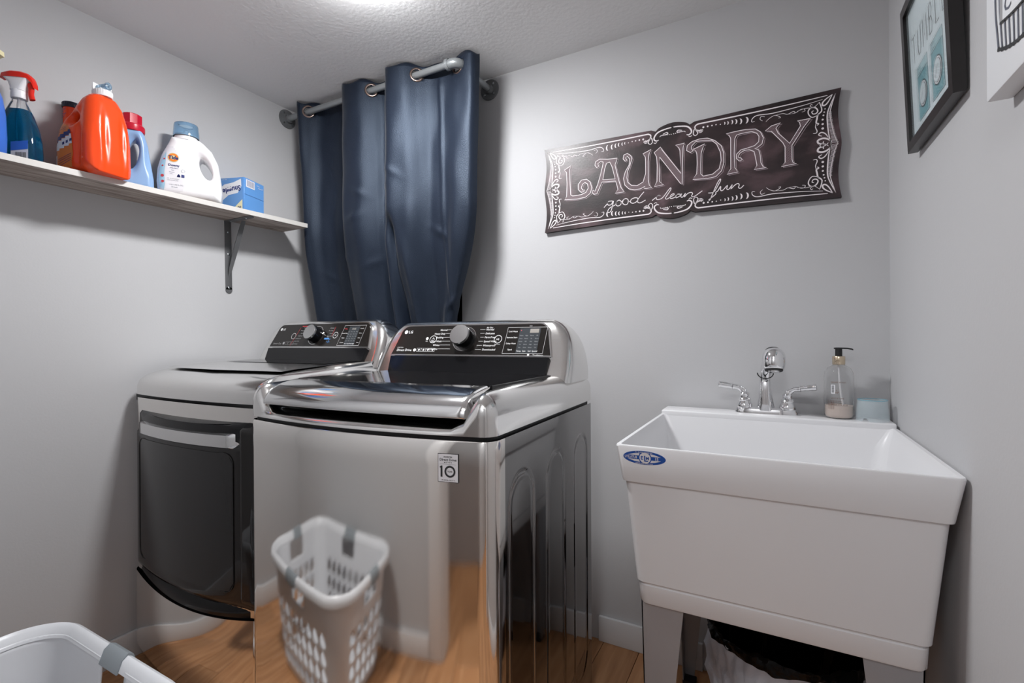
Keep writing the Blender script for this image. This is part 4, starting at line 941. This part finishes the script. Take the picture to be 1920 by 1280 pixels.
for k in range(3): q.ribbon([(-.050+.006*k, .118+k*.007), (-.022, .126+k*.005)], .0012, 0)
p.use('navy_print'); decal(p, orange_fn, q, .0018)
p.obj('label', None, oj, 60)
# --- slim orange bottle behind it
ob = thing('cleaner_bottle', 'slim orange bottle with a dark navy cap, half hidden behind the big orange jug', 'bottle', (-1.938, -1.016, shz(-1.016))); ob.scale = (1, 1, 1.09)
MB().lathe([(.018, 0), (.0205, .004), (.0205, .13), (.0205, .165), (.0205, .19), (.0205, .212)], 32).obj('bottle_body', 'orange', ob)
cap_ribbed(MB(), .0222, .209, .226, 26).obj('cap', 'navycap', ob, 35)
p = MB().use('navy_print'); q = MB(); 
for k in range(6): q.ribbon([(-.006, .178+k*.005), (.002+(k % 3)*.003, .179+k*.005)], .0011, 0)
p.add([(.0231*math.sin(.3+v[0]/.023), -.0231*math.cos(.3+v[0]/.023), v[1]) for v in q.v], q.f); p.obj('bottle_print', None, ob, 0)
# --- pale blue jug with crimson cap
def blue_fn(x, y, z):
    poly = [(-.078, 0), (-.082, .03), (-.078, .10), (-.062, .16), (-.040, .20), (-.030, .212), (.030, .212), (.044, .195), (.058, .16), (.068, .10), (.078, .05), (.080, 0)]
    d = rex(sd_poly(poly, x, z), y, .046, .026)
    hx_ = (x-.004)*.97-(z-.125)*.22; hz_ = (z-.125)*.97+(x-.004)*.22
    d = smax(d, -(np.sqrt((hx_/.019)**2+(hz_/.050)**2)-1)*.019, .010)
    for s_ in (-1, 1):
        d = smax(d, -ellip(x, y, z, (-.006, s_*.055, .125), (.034, .028, .07)), .012)
        d = smax(d, -ellip(x, y, z, (.060, s_*.048, .135), (.012, .020, .05)), .010)
    return d
bj = thing('detergent_jug', 'pale blue jug with a crimson cap, between the orange and white jugs', 'jug', (-1.908, -.866, shz(-.866)), math.radians(66)); bj.scale = (.74, .78, 1)
jug('jug_body', blue_fn, (-.09, -.055, -.006), (.09, .055, .222), .0042, 'bluejug', bj)
o = MB().lathe([(.046, .203), (.048, .208), (.048, .222), (.044, .226)], 36)
cap_ribbed(o, .036, .224, .262, 9, rib=.003)
o.obj('cap', 'redcap', bj, 35)
# --- glass cleaner spray bottle
gb = thing('spray_bottle', 'see-through spray bottle of blue cleaner with a red and white trigger', 'bottle', (-1.888, -1.150, shz(-1.150)), math.radians(38))
secs = [(.046, .026, 0), (.050, .029, .006), (.051, .030, .03), (.049, .029, .07), (.042, .026, .11), (.031, .022, .145), (.021, .018, .168), (.0145, .0145, .182), (.0138, .0138, .196)]
MB().loft([[(x_, y_, z_) for x_, y_ in rrect(a_, b_, b_*.8, 6)] for a_, b_, z_ in secs]).obj('bottle_body', 'clear', gb, 50)
MB().loft([[(x_, y_, z_+.0015) for x_, y_ in rrect(a_-.0012, b_-.0012, b_*.78, 6)] for a_, b_, z_ in secs[:6]+[(.0265, .020, .156)]]).obj('liquid', 'liquid_blue', gb, 50)
MB().tube([(0, 0, .19), (.001, 0, .1), (.006, 0, .01)], .0028, 10).obj('dip_tube', 'whitep', gb)
o = MB().lathe([(.0175, .190), (.0185, .194), (.0175, .214)], 30)
o.loft([[(x_+cx_, y_, z_) for x_, y_ in rrect(a_, b_, b_*.7, 4)] for a_, b_, cx_, z_ in ((.0175, .0165, 0, .212), (.019, .0155, .001, .222), (.024, .0145, .001, .236), (.031, .0130, -.001, .246), (.034, .012, -.002, .250))])
o.obj('trigger_body', 'whitep', gb, 40)
o = MB().loft([[(x_, y_, z_) for y_, z_ in ((-w_, zb), (w_, zb), (w_*.9, zt-.004), (w_*.5, zt), (-w_*.5, zt), (-w_*.9, zt-.004))] for x_, w_, zb, zt in ((-.043, .009, .246, .250), (-.036, .0125, .2485, .262), (-.015, .0145, .249, .268), (.010, .0145, .2485, .267), (.026, .0125, .247, .262), (.036, .010, .236, .252), (.041, .009, .222, .238))])
tg = o.obj('trigger_shroud', 'redtrig', gb, 40)
MB().tube(spline([(.026, 0, .236), (.030, 0, .222), (.029, 0, .206), (.033, 0, .190)], 5), .0055, 10, flat=1.3).obj('trigger', 'redtrig', gb)
p = MB().use('label_white').add([(-.0, -.0303, .012), (.042, -.0300, .012), (.042, -.0297, .055), (.0, -.030, .046)], [(0, 1, 2, 3)])
p.use('cobalt').add([(0, -.0306, .033), (.042, -.0303, .040), (.042, -.0300, .064), (.0, -.0303, .058)], [(0, 1, 2, 3)])
p.use('ink')
for k in range(9): p.add([(.012+k*.003, -.0308, .014), (.0135+k*.003, -.0308, .014), (.0135+k*.003, -.0308, .030), (.012+k*.003, -.0308, .030)], [(0, 1, 2, 3)])
p.obj('label', None, gb, 0)
# --- cobalt bottle cut by the picture edge
cb = thing('spray_bottle', 'opaque cobalt blue bottle with a cream trigger at the near end of the shelf', 'bottle', (-1.850, -1.250, shz(-1.250)), math.radians(42))
secs = [(.058, .036, 0), (.062, .039, .008), (.063, .040, .05), (.061, .039, .11), (.055, .036, .155), (.044, .030, .19), (.028, .022, .212), (.0155, .0155, .222), (.0145, .0145, .232)]
MB().loft([[(x_, y_, z_) for x_, y_ in rrect(a_, b_, b_*.8, 6)] for a_, b_, z_ in secs]).obj('bottle_body', 'cobalt', cb, 50)
o = MB().lathe([(.018, .228), (.019, .233), (.018, .250)], 28)
o.loft([[(x_, y_, z_) for y_, z_ in ((-w_, zb), (w_, zb), (w_*.8, zt), (-w_*.8, zt))] for x_, w_, zb, zt in ((-.045, .010, .262, .272), (-.02, .0145, .248, .286), (.02, .0145, .248, .288), (.045, .012, .256, .284), (.064, .008, .262, .274))])
o.tube([(.035, 0, .262), (.045, 0, .245), (.046, 0, .225)], .005, 10)
o.obj('trigger_head', 'cream', cb, 40)
p = MB().use('label_white')
for k in range(26):
    an = 2*PI*k/26; r0_, r1_ = .012+.004*(k % 3), .026+.010*((k*7) % 4)/3
    x0_, x1_ = .030+r0_*math.cos(an)*.6, .030+min(.030, r1_*math.cos(an)*.6) 
    p.ribbon([(x0_, .10+r0_*math.sin(an)), (x1_, .10+r1_*math.sin(an))], [.0016, .0004], 0, frame(Vector((0, -.0408, 0)), (1, 0, 0), (0, 0, 1)))
p.obj('burst_print', None, cb, 0)
# --- dryer sheet carton lying upside down
BXL, BYL, BZL = .115, .112, .128
bx = thing('dryer_sheet_box', 'light blue dryer-sheet carton lying upside down at the far end of the shelf', 'box', (-1.806, -.538, shz(-.49)+.0003), math.radians(18))
b_ = MB().box((-BXL, 0, 0), (0, BYL, BZL), .0012, 1).obj('carton', 'boxblue', bx)
Tf = frame(Vector((-BXL/2, -.0004, BZL/2)), (1, 0, 0), (0, 0, 1))
Tu = Tf @ Matrix.Rotation(PI, 4, 'Z')
q0 = lambda mm, pts, z: p.use(mm).prism(pts, z-.0002, z, Tf)
p = MB(); q0('boxblue2', [(-.051, -.063), (.051, -.063), (.051, .063), (-.051, .063)], .0003)
q0('label_white', [(-.050, .026), (-.030, .040), (.010, .046), (.044, .058), (.046, .030), (.030, .004), (-.010, -.002), (-.038, -.022), (-.050, -.024)], .0006)
q0('cream', [(.004, -.062), (.050, -.062), (.050, -.022), (.040, -.030)], .0006)
p.use('navy_print').text('Snuggle', .046, -.027, .029, .0010, Tu @ Matrix.Rotation(math.radians(8), 4, 'Z') @ Matrix.Translation((-.092, 0, 0)), bold=.03, sx=.92)
p.text('30', .020, -.008, .017, .0010, Tu @ Matrix.Translation((-.066, .056, 0)), bold=.02)
p.use('label_white').text('fabric softener sheets', 0, 0, .005, .0010, Tu @ Matrix.Translation((.018, -.060, 0)))
p.obj('front_print', None, b_, 0)
Te = frame(Vector((.0004, BYL/2, BZL/2)), (0, 1, 0), (0, 0, 1))
p = MB().use('label_white').prism([(-.046, .030), (.002, .030), (.002, .060), (-.046, .060)], 0, .0003, Te)
p.use('navy_print')
for k in range(13): p.prism([(-.040+k*.003, .034), (-.0385+k*.003-(.0007 if k % 3 else 0), .034), (-.0385+k*.003-(.0007 if k % 3 else 0), .057), (-.040+k*.003, .057)], .0003, .0005, Te)
p.use('label_white').text('softener', .012, .050, .006, .0004, Te); p.text('sheets  30', .022, .042, .006, .0004, Te, bold=.02)
p.use('navy_print').ribbon([(-.055, .0), (.055, .0)], .0007, 0, Te)
p.obj('end_print', None, b_, 0)
MB().box((-BXL+.001, .0004, BZL-.0002), (-.001, BYL-.0004, BZL+.0006)).obj('flap', 'boxblue', b_, 0)
# ------------------------------------------------------------------ curtain rod
RY, RZ, RXE = -.232, 2.114, -1.010
cr_ = thing('curtain_rod', 'grey galvanised pipe curtain rod with elbow and round wall flanges under the ceiling', 'curtain rod', (XL, RY, RZ))
MB().tube([(.006, 0, 0), (.5, 0, 0), (RXE-XL-.03, 0, 0)], .0125, 20).obj('pipe', 'pipe', cr_)
MB().tube([(RXE-XL, .03, 0), (RXE-XL, -RY-.006, 0)], .0125, 20).obj('pipe', 'pipe', cr_)
xe = RXE-XL
el_ = [(xe-.045, 0, 0), (xe-.030, 0, 0)]+[(xe-.026+.026*math.sin(a), .026-.026*math.cos(a), 0) for a in [PI/2*k/8 for k in range(9)]]+[(xe, .045, 0)]
MB().tube(el_, .0175, 24).lathe([(.0205, -.006), (.0205, .006)], 24, Matrix.Translation((xe-.042, 0, 0)) @ Matrix.Rotation(PI/2, 4, 'Y')).lathe([(.0205, -.006), (.0205, .006)], 24, Matrix.Translation((xe, .042, 0)) @ Matrix.Rotation(PI/2, 4, 'X')).obj('elbow', 'pipe', cr_, 45)
def flange(T):
    f_ = MB().lathe([(.041, 0), (.042, .002), (.041, .006), (.020, .008), (.019, .010), (.018, .022), (.0165, .0225)], 36, T).obj('flange', 'flange', cr_, 40)
    for k in range(4):
        a = PI/4+PI/2*k; MB().lathe([(.0055, 0), (.005, .002), (.001, .003)], 12, T @ Matrix.Translation((.029*math.cos(a), .029*math.sin(a), .0068))).obj('screw', 'screw', f_)
flange(Matrix.Rotation(PI/2, 4, 'Y'))
flange(Matrix.Translation((xe, -RY, 0)) @ Matrix.Rotation(PI/2, 4, 'X'))
# ------------------------------------------------------------------ curtain
topP = [(-1.868, -.250), (-1.842, -.262), (-1.812, -.234), (-1.765, -.196), (-1.690, -.188), (-1.610, -.200), (-1.583, -.250), (-1.545, -.272), (-1.480, -.266), (-1.433, -.234), (-1.400, -.204), (-1.365, -.200), (-1.345, -.245), (-1.310, -.280), (-1.245, -.272), (-1.198, -.234), (-1.150, -.204), (-1.090, -.196), (-1.027, -.206), (-.965, -.214), (-.948, -.180)]
midP = [(-1.852, -.222), (-1.832, -.244), (-1.805, -.232), (-1.770, -.196), (-1.705, -.180), (-1.615, -.190), (-1.592, -.240), (-1.552, -.262), (-1.480, -.252), (-1.432, -.216), (-1.404, -.186), (-1.364, -.190), (-1.348, -.244), (-1.308, -.280), (-1.238, -.256), (-1.186, -.218), (-1.150, -.198), (-1.092, -.200), (-1.034, -.214), (-.985, -.206), (-.966, -.172)]
lowP = [(-1.868, -.122), (-1.848, -.146), (-1.818, -.136), (-1.780, -.100), (-1.715, -.088), (-1.625, -.094), (-1.600, -.136), (-1.558, -.152), (-1.500, -.146), (-1.455, -.120), (-1.425, -.092), (-1.385, -.094), (-1.362, -.142), (-1.318, -.164), (-1.258, -.148), (-1.206, -.120), (-1.188, -.104), (-1.174, -.108), (-1.158, -.126), (-1.142, -.118), (-1.134, -.096)]
SU = 9
TP, MP, LP_ = [spline([(p_[0], p_[1], 0) for p_ in P_], SU) for P_ in (topP, midP, lowP)]
NUc, NVc = len(TP), 110; ZT, ZB = 2.152, .98
G = np.zeros((NVc+1, NUc, 3))
for j in range(NVc+1):
    t = j/NVc; z = ZT+(ZB-ZT)*t
    for i in range(NUc):
        a_, m_, l_ = TP[i], MP[i], LP_[i]
        if t < .45: s_ = sst(0, .45, t); x_, y_ = a_[0]+(m_[0]-a_[0])*s_, a_[1]+(m_[1]-a_[1])*s_
        else: s_ = sst(.45, .98, t); x_, y_ = m_[0]+(l_[0]-m_[0])*s_, m_[1]+(l_[1]-m_[1])*s_
        # gathered pinch low on the front panel, creases and small wrinkles
        px_ = -1.315+.02*(t-.5)
        w_ = math.exp(-((x_-px_)/.016)**2)*sst(.46, .56, t); y_ += .040*w_*(1+.35*math.sin(16*t))
        w2 = math.exp(-((x_-px_+.042)/.016)**2)*sst(.46, .58, t); y_ -= .022*w2
        w3 = math.exp(-((x_-px_-.05-.05*(t-.5))/.018)**2)*sst(.52, .68, t); y_ -= .016*w3
        for cx_, ct_, sl_, am_ in ((-1.50, .38, .6, .006), (-1.36, .40, -.7, .007), (-1.30, .34, .8, .005), (-1.52, .47, -.4, .006), (-1.12, .55, .8, .006), (-1.10, .78, -.9, .008), (-1.60, .6, .5, .004), (-1.46, .63, -.6, .005), (-1.75, .66, .7, .004)):
            q = (t-ct_)-sl_*(x_-cx_)*.6; y_ -= am_*math.exp(-(q/.012)**2)*math.exp(-((x_-cx_)/.035)**2)
        y_ += .0015*math.sin(31*t+9*x_)*math.sin(55*x_)+.003*sst(.1, .6, t)*math.sin(70*x_+5*t)
        y_ -= .007*math.exp(-((x_+1.113-.02*t)/.007)**2)*sst(.02, .1, t)*(1-.5*t)
        if t > .04: y_ -= .0012*math.exp(-((t-.075)/.004)**2)
        G[j, i] = (x_, y_, z+(.006*math.sin(i*.35) if j == 0 else 0)*(1))
gromm = [2*SU, 9*SU, 15*SU, 18*SU]
vs = G.reshape(-1, 3).tolist(); fs = []
gc = [(TP[k][0], TP[k][1], RZ) for k in gromm]
for j in range(NVc):
    for i in range(NUc-1):
        c_ = (G[j, i]+G[j+1, i+1])/2
        rod_ = math.hypot(c_[1]-RY, c_[2]-RZ) if c_[0] < RXE-.02 else math.hypot(c_[0]-RXE, c_[2]-RZ)
        if any(np.linalg.norm(c_-np.array(q)) < .0205 for q in gc) or rod_ < .0165: continue
        fs.append((j*NUc+i, (j+1)*NUc+i, (j+1)*NUc+i+1, j*NUc+i+1))
ct = thing('curtain', 'dark navy satin curtain hung by bronze grommets behind the washer and dryer', 'curtain', (-1.41, RY, ZB))
o = MB().add([(v[0]+1.41, v[1]-RY, v[2]-ZB) for v in vs], fs).obj('fabric', 'navy', ct, 80)
so = o.modifiers.new('thick', 'SOLIDIFY'); so.thickness = .0016; so.offset = 0
for k, q in zip(gromm, gc):
    d_ = Vector(TP[min(k+2, NUc-1)])-Vector(TP[k-2]); d_.normalize()
    Tg = frame(Vector((q[0]+1.41, q[1]-RY, q[2]-ZB)), d_, (0, 0, 1))
    MB().lathe([(.0205, -.0035), (.0195, 0), (.0205, .0035), (.024, .0042), (.0275, .003), (.0285, 0), (.0275, -.003), (.024, -.0042), (.0205, -.0035)], 32, Tg, False, False).obj('grommet', 'grommet', ct, 60)
# ------------------------------------------------------------------ laundry sign on the back wall
sg = thing('wall_sign', 'dark chalkboard-style LAUNDRY sign with white scrollwork on the back wall', 'sign', (-.2905, 0, 1.6585))
mm = .001
right = [(470, 158), (464, 121), (462, 83), (465, 45), (470, 0), (465, -45), (462, -83), (464, -121), (470, -158)]
notchT = [(70, 148), (55, 141), (40, 152), (0, 160), (-40, 152), (-55, 141), (-70, 148)]
def sp2(pts): return [(q[0], q[1]) for q in spline([(a, b, 0) for a, b in pts], 5)]
pol = sp2(right)+[(x_, -z_) for x_, z_ in ([(-x_, z_) for x_, z_ in notchT[:2]][::-1] if False else [])]
bot = [(70, -148), (55, -141)]+sp2([(55, -141), (40, -152), (0, -160), (-40, -152), (-55, -141)])[1:-1]+[(-55, -141), (-70, -148)]
pol = sp2(right)+bot+[(-x_, -z_) for x_, z_ in sp2(right)]+[(-x_, -z_) for x_, z_ in bot]
Tsg = frame(Vector((0, -.001, 0)), (1, 0, 0), (0, 0, 1))
S_ = lambda P_: [(a*mm, b*mm) for a, b in P_]
bd_ = MB().use('sign_edge').prism(S_(pol), 0, .0145, Tsg)
bd_.use('sign').prism(S_(pol), .0144, .0150, Tsg)
brd = bd_.obj('sign_board', None, sg, 20)
ZL = .0151
p = MB().use('chalk_dim')
for k, L in SL.items():
    if k == 'A_counter': continue
    p.ribbon([((a+4.5)*mm, (b-4)*mm) for a, b in L], .0014, ZL, Tsg, closed=True)
p.use('chalk_fill')
for k, L in SL.items():
    if k == 'A_counter': continue
    p.prism(S_(L), ZL+.0003, ZL+.0006, Tsg)
p.use('sign').prism(S_(SL['A_counter']), ZL+.0006, ZL+.0008, Tsg)
p.use('chalk')
for k, L in SL.items(): p.ribbon(S_(L), .0022, ZL+.0006, Tsg, closed=True)
p.use('chalk_dim')
for k, L in SL.items():           # chalk hatching inside the letters
    if k == 'A_counter': continue
    xs_ = [q[0] for q in L]; zs_ = [q[1] for q in L]; step = 5
    c0 = min(xs_)-max(zs_)
    while c0 < max(xs_)-min(zs_):
        cr = []
        for (x0_, z0_), (x1_, z1_) in zip(L, L[1:]+L[:1]):
            f0, f1 = x0_-z0_-c0, x1_-z1_-c0
            if (f0 > 0) != (f1 > 0): tt = f0/(f0-f1); cr.append((x0_+(x1_-x0_)*tt, z0_+(z1_-z0_)*tt))
        cr.sort()
        for q in range(0, len(cr)-1, 2): p.ribbon(S_([cr[q], cr[q+1]]), .0009, ZL+.0003, Tsg)
        c0 += step
lt = p.obj('lettering', None, brd, 0)
p = MB().use('chalk')
for L in ST:
    p.ribbon(S_([(q[0], q[1]) for q in spline([(a, b, 0) for a, b in L], 4)]), .0026, ZL, Tsg)
p.obj('script_lettering', None, brd, 0)
p = MB().use('chalk')
def mirror(L, sx, sy): return [(a*sx, b*sy) for a, b in L]
for sx in (-1, 1):
    for sy in (-1, 1):
        for w_, L in SQ:
            P_ = spline([(a, b, 0) for a, b in mirror(L, sx, sy)], 4); n_ = len(P_)
            wm = max(.0013, w_*.00085); ws = [max(.0010, wm*(1-.55*abs(2*i/(n_-1)-1)**2)) for i in range(n_)]
            p.ribbon(S_([(q[0], q[1]) for q in P_]), ws, ZL, Tsg)
        for i, (a, b) in enumerate(SD[0]): p.disc((a*sx*mm, b*sy*mm), (.0032-.0004*i), ZL+.0004, 10, Tsg)
        for i, (a, b) in enumerate(SD[1]): p.disc((a*sx*mm, b*sy*mm), .0018+.0003*i, ZL+.0004, 10, Tsg)
        for i, (a, b) in enumerate(SD[2]):
            r_ = 4+i*1.1; P_ = [(a+r_*.6*math.cos(t), b+r_*math.sin(t)) for t in [-PI/2+PI*k/8 for k in range(9)]]
            p.ribbon(S_(mirror(P_, sx, sy)), [.0006+.0034*math.sin(PI*k/8)*(.7+.12*i) for k in range(9)], ZL, Tsg)
        for k in range(26):               # hatching of the side crescents
            z_ = 4+k*3.6; inner = interp([(0, 447), (30, 443), (62, 437), (90, 438), (118, 446)], z_); outer = interp([(0, 463), (30, 455), (62, 449), (90, 446), (118, 450)], z_)
            p.ribbon(S_(mirror([(inner, z_), (outer, z_-2)], sx, sy)), .0011, ZL, Tsg)
    for sy in (-1, 1):
        for w_, L in SH:
            P_ = spline([(a, b, 0) for a, b in mirror(L, sx, sy)], 4); n_ = len(P_); wm = w_*.0008
            p.ribbon(S_([(q[0], q[1]) for q in P_]), [max(.001, wm*(1-.5*abs(2*i/(n_-1)-1)**2)) for i in range(n_)], ZL, Tsg)
        for k in range(6): p.disc((sx*(4+k*6.5)*mm, sy*(121+k*.4)*mm), .0016, ZL+.0004, 8, Tsg)
p.obj('scrollwork', None, brd, 0)
# ------------------------------------------------------------------ framed print on the right wall
FW, FH, FT = .305, .318, .022
fr = thing('picture_frame', 'black framed print reading TUMBLE with two teal washers, on the right wall', 'picture', (XR, -.472, 1.505))
fr.rotation_euler = (0, math.radians(-2.4), 0)
# local: x = -thickness outwards, y along wall, z up.  viewer's right is -y
def Tw(off): return frame(Vector((-off, 0, FH/2)), (0, -1, 0), (0, 0, 1))
T0 = Tw(0)
b1 = .020
o = MB()
for pts in ([(-FW/2, -FH/2), (FW/2, -FH/2), (FW/2-b1, -FH/2+b1), (-FW/2+b1, -FH/2+b1)], [(FW/2, -FH/2), (FW/2, FH/2), (FW/2-b1, FH/2-b1), (FW/2-b1, -FH/2+b1)], [(FW/2, FH/2), (-FW/2, FH/2), (-FW/2+b1, FH/2-b1), (FW/2-b1, FH/2-b1)], [(-FW/2, FH/2), (-FW/2, -FH/2), (-FW/2+b1, -FH/2+b1), (-FW/2+b1, FH/2-b1)]):
    MB().prism(pts, .004, FT, T0).obj('frame_rail', 'frame', fr, 20)
MB().prism([(-FW/2+.006, -FH/2+.006), (FW/2-.006, -FH/2+.006), (FW/2-.006, FH/2-.006), (-FW/2+.006, FH/2-.006)], .001, .0042, T0).obj('backing', 'frame', fr, 0)
p = MB().use('paper').prism([(-FW/2+b1-.002, -FH/2+b1-.002), (FW/2-b1+.002, -FH/2+b1-.002), (FW/2-b1+.002, FH/2-b1+.002), (-FW/2+b1-.002, FH/2-b1+.002)], .0045, .0125, T0)
zf = .0127
p.use('ink')
TL = {'T': [[(-.5, 1), (.5, 1)], [(0, 1), (0, 0)]], 'U': [[(-.4, 1), (-.4, .3), (-.2, .02), (.2, .02), (.4, .3), (.4, 1)]], 'M': [[(-.5, 0), (-.45, 1), (0, .3), (.45, 1), (.5, 0)]], 'B': [[(-.35, 0), (-.35, 1), (.2, 1), (.35, .8), (.2, .55), (-.35, .52)], [(.2, .55), (.4, .28), (.2, 0), (-.35, 0)]], 'L': [[(-.35, 1), (-.35, 0), (.4, 0)]], 'E': [[(.4, 1), (-.35, 1), (-.35, 0), (.4, 0)], [(-.35, .52), (.25, .52)]]}
for k, ch in enumerate('TUMBLE'):
    for L in TL[ch]: p.ribbon([(-.098+k*.0395+a*.026, .016+b*.056) for a, b in L], .0026, zf, T0)
for cx_ in (-.048, .048):
    p.use('teal').prism([(cx_-.036, -.115), (cx_+.036, -.115), (cx_+.036, -.024), (cx_-.036, -.024)], zf-.0002, zf, T0)
    p.use('teal2').prism([(cx_-.036, -.024), (cx_+.036, -.024), (cx_+.036, -.004), (cx_-.036, -.004)], zf-.0002, zf, T0)
    p.use('ink')
    for L in ([(cx_-.036, -.115), (cx_+.036, -.115), (cx_+.036, -.004), (cx_-.036, -.004)],): p.ribbon(L, .0016, zf+.0002, T0, closed=True)
    p.ribbon([(cx_-.036, -.024), (cx_+.036, -.024)], .0012, zf+.0002, T0); p.ribbon([(cx_-.028, -.019), (cx_-.028, -.009), (cx_-.012, -.009), (cx_-.012, -.019)], .001, zf+.0002, T0, closed=True)
    p.disc((cx_, -.070), .027, zf+.0006, 32, T0); p.use('label_white').disc((cx_, -.070), .0245, zf+.0009, 32, T0); p.use('ink').disc((cx_, -.070), .0215, zf+.0012, 32, T0); p.use('paper').disc((cx_, -.070), .0205, zf+.0015, 32, T0)
    p.use('grey_print').ribbon([(cx_-.010, -.080), (cx_+.006, -.060)], .002, zf+.0016, T0)
p.obj('print', None, fr, 0)
MB().prism([(-FW/2+b1-.002, -FH/2+b1-.002), (FW/2-b1+.002, -FH/2+b1-.002), (FW/2-b1+.002, FH/2-b1+.002), (-FW/2+b1-.002, FH/2-b1+.002)], .0152, .0172, T0).obj('glazing', 'glass', fr, 0)
# ------------------------------------------------------------------ white canvas with a wire hamper drawing
cv = thing('wall_canvas', 'white canvas with a black drawing of a wire hamper, nearest on the right wall', 'picture', (XR, -.912, 1.418))
CW, CH, CT = .25, .38, .028
Tc = frame(Vector((0, 0, CH/2)), (0, -1, 0), (0, 0, 1))
MB().box((-CW/2, -CH/2, .0005), (CW/2, CH/2, CT), .003, 2, Tc).obj('canvas_block', 'canvas', cv)
Tc = Tc @ Matrix.Translation((0, -.030, 0))
p = MB().use('ink2'); zc = CT+.0003
def hw_(v): return .098+.012*(v+.13)/.3-(.03 if v < -.118 else 0)
bx0 = []
for k in range(15):
    u = -1+2*k/14; bx_ = .092*u
    p.ribbon(spline([(bx_*1.12, .17, 0), (bx_*1.06, .05, 0), (bx_*.98, -.06, 0), (bx_*.88, -.125+.012*u*u, 0)], 4) if False else [(bx_*1.12, .17), (bx_*1.06, .05), (bx_*.98, -.06), (bx_*.88, -.128+.020*u*u)], .0036 if k % 14 else .0042, zc, Tc)
p.use('ink'); p.ribbon([(.092*.88*u, -.128+.020*u*u) for u in [-1+2*k/20 for k in range(21)]], .0042, zc+.0003, Tc); p.ribbon([(.100*u, .16-.01*u*u) for u in [-1+2*k/20 for k in range(21)]], .0045, zc+.0003, Tc)
for k in range(15): u = -1+2*k/14; p.disc((.092*.88*u, -.128+.020*u*u), .0034, zc+.0006, 8, Tc)
rb = [(-.074+.148*k/12, -.078+.030*(k/12)*0+.010*math.sin(PI*k/12)*-1) for k in range(13)]
p.use('canvas'); p.prism([(a, b+.000) for a, b in rb]+[(a, b+.050) for a, b in rb[::-1]], zc+.0006, zc+.0010, Tc)
p.use('ink'); p.ribbon(rb, .003, zc+.001, Tc); p.ribbon([(a, b+.05) for a, b in rb], .003, zc+.001, Tc)
p.use('grey_print').prism([(-.074, -.078), (-.066, -.080), (-.066, -.030), (-.074, -.028)], zc+.0010, zc+.0012, Tc)
p.use('ink2').text('COLORS', 0, -.074, .030, zc+.0014, Tc, 'CENTER', sx=1.05, bold=.005)
p.obj('hamper_drawing', None, cv, 0)
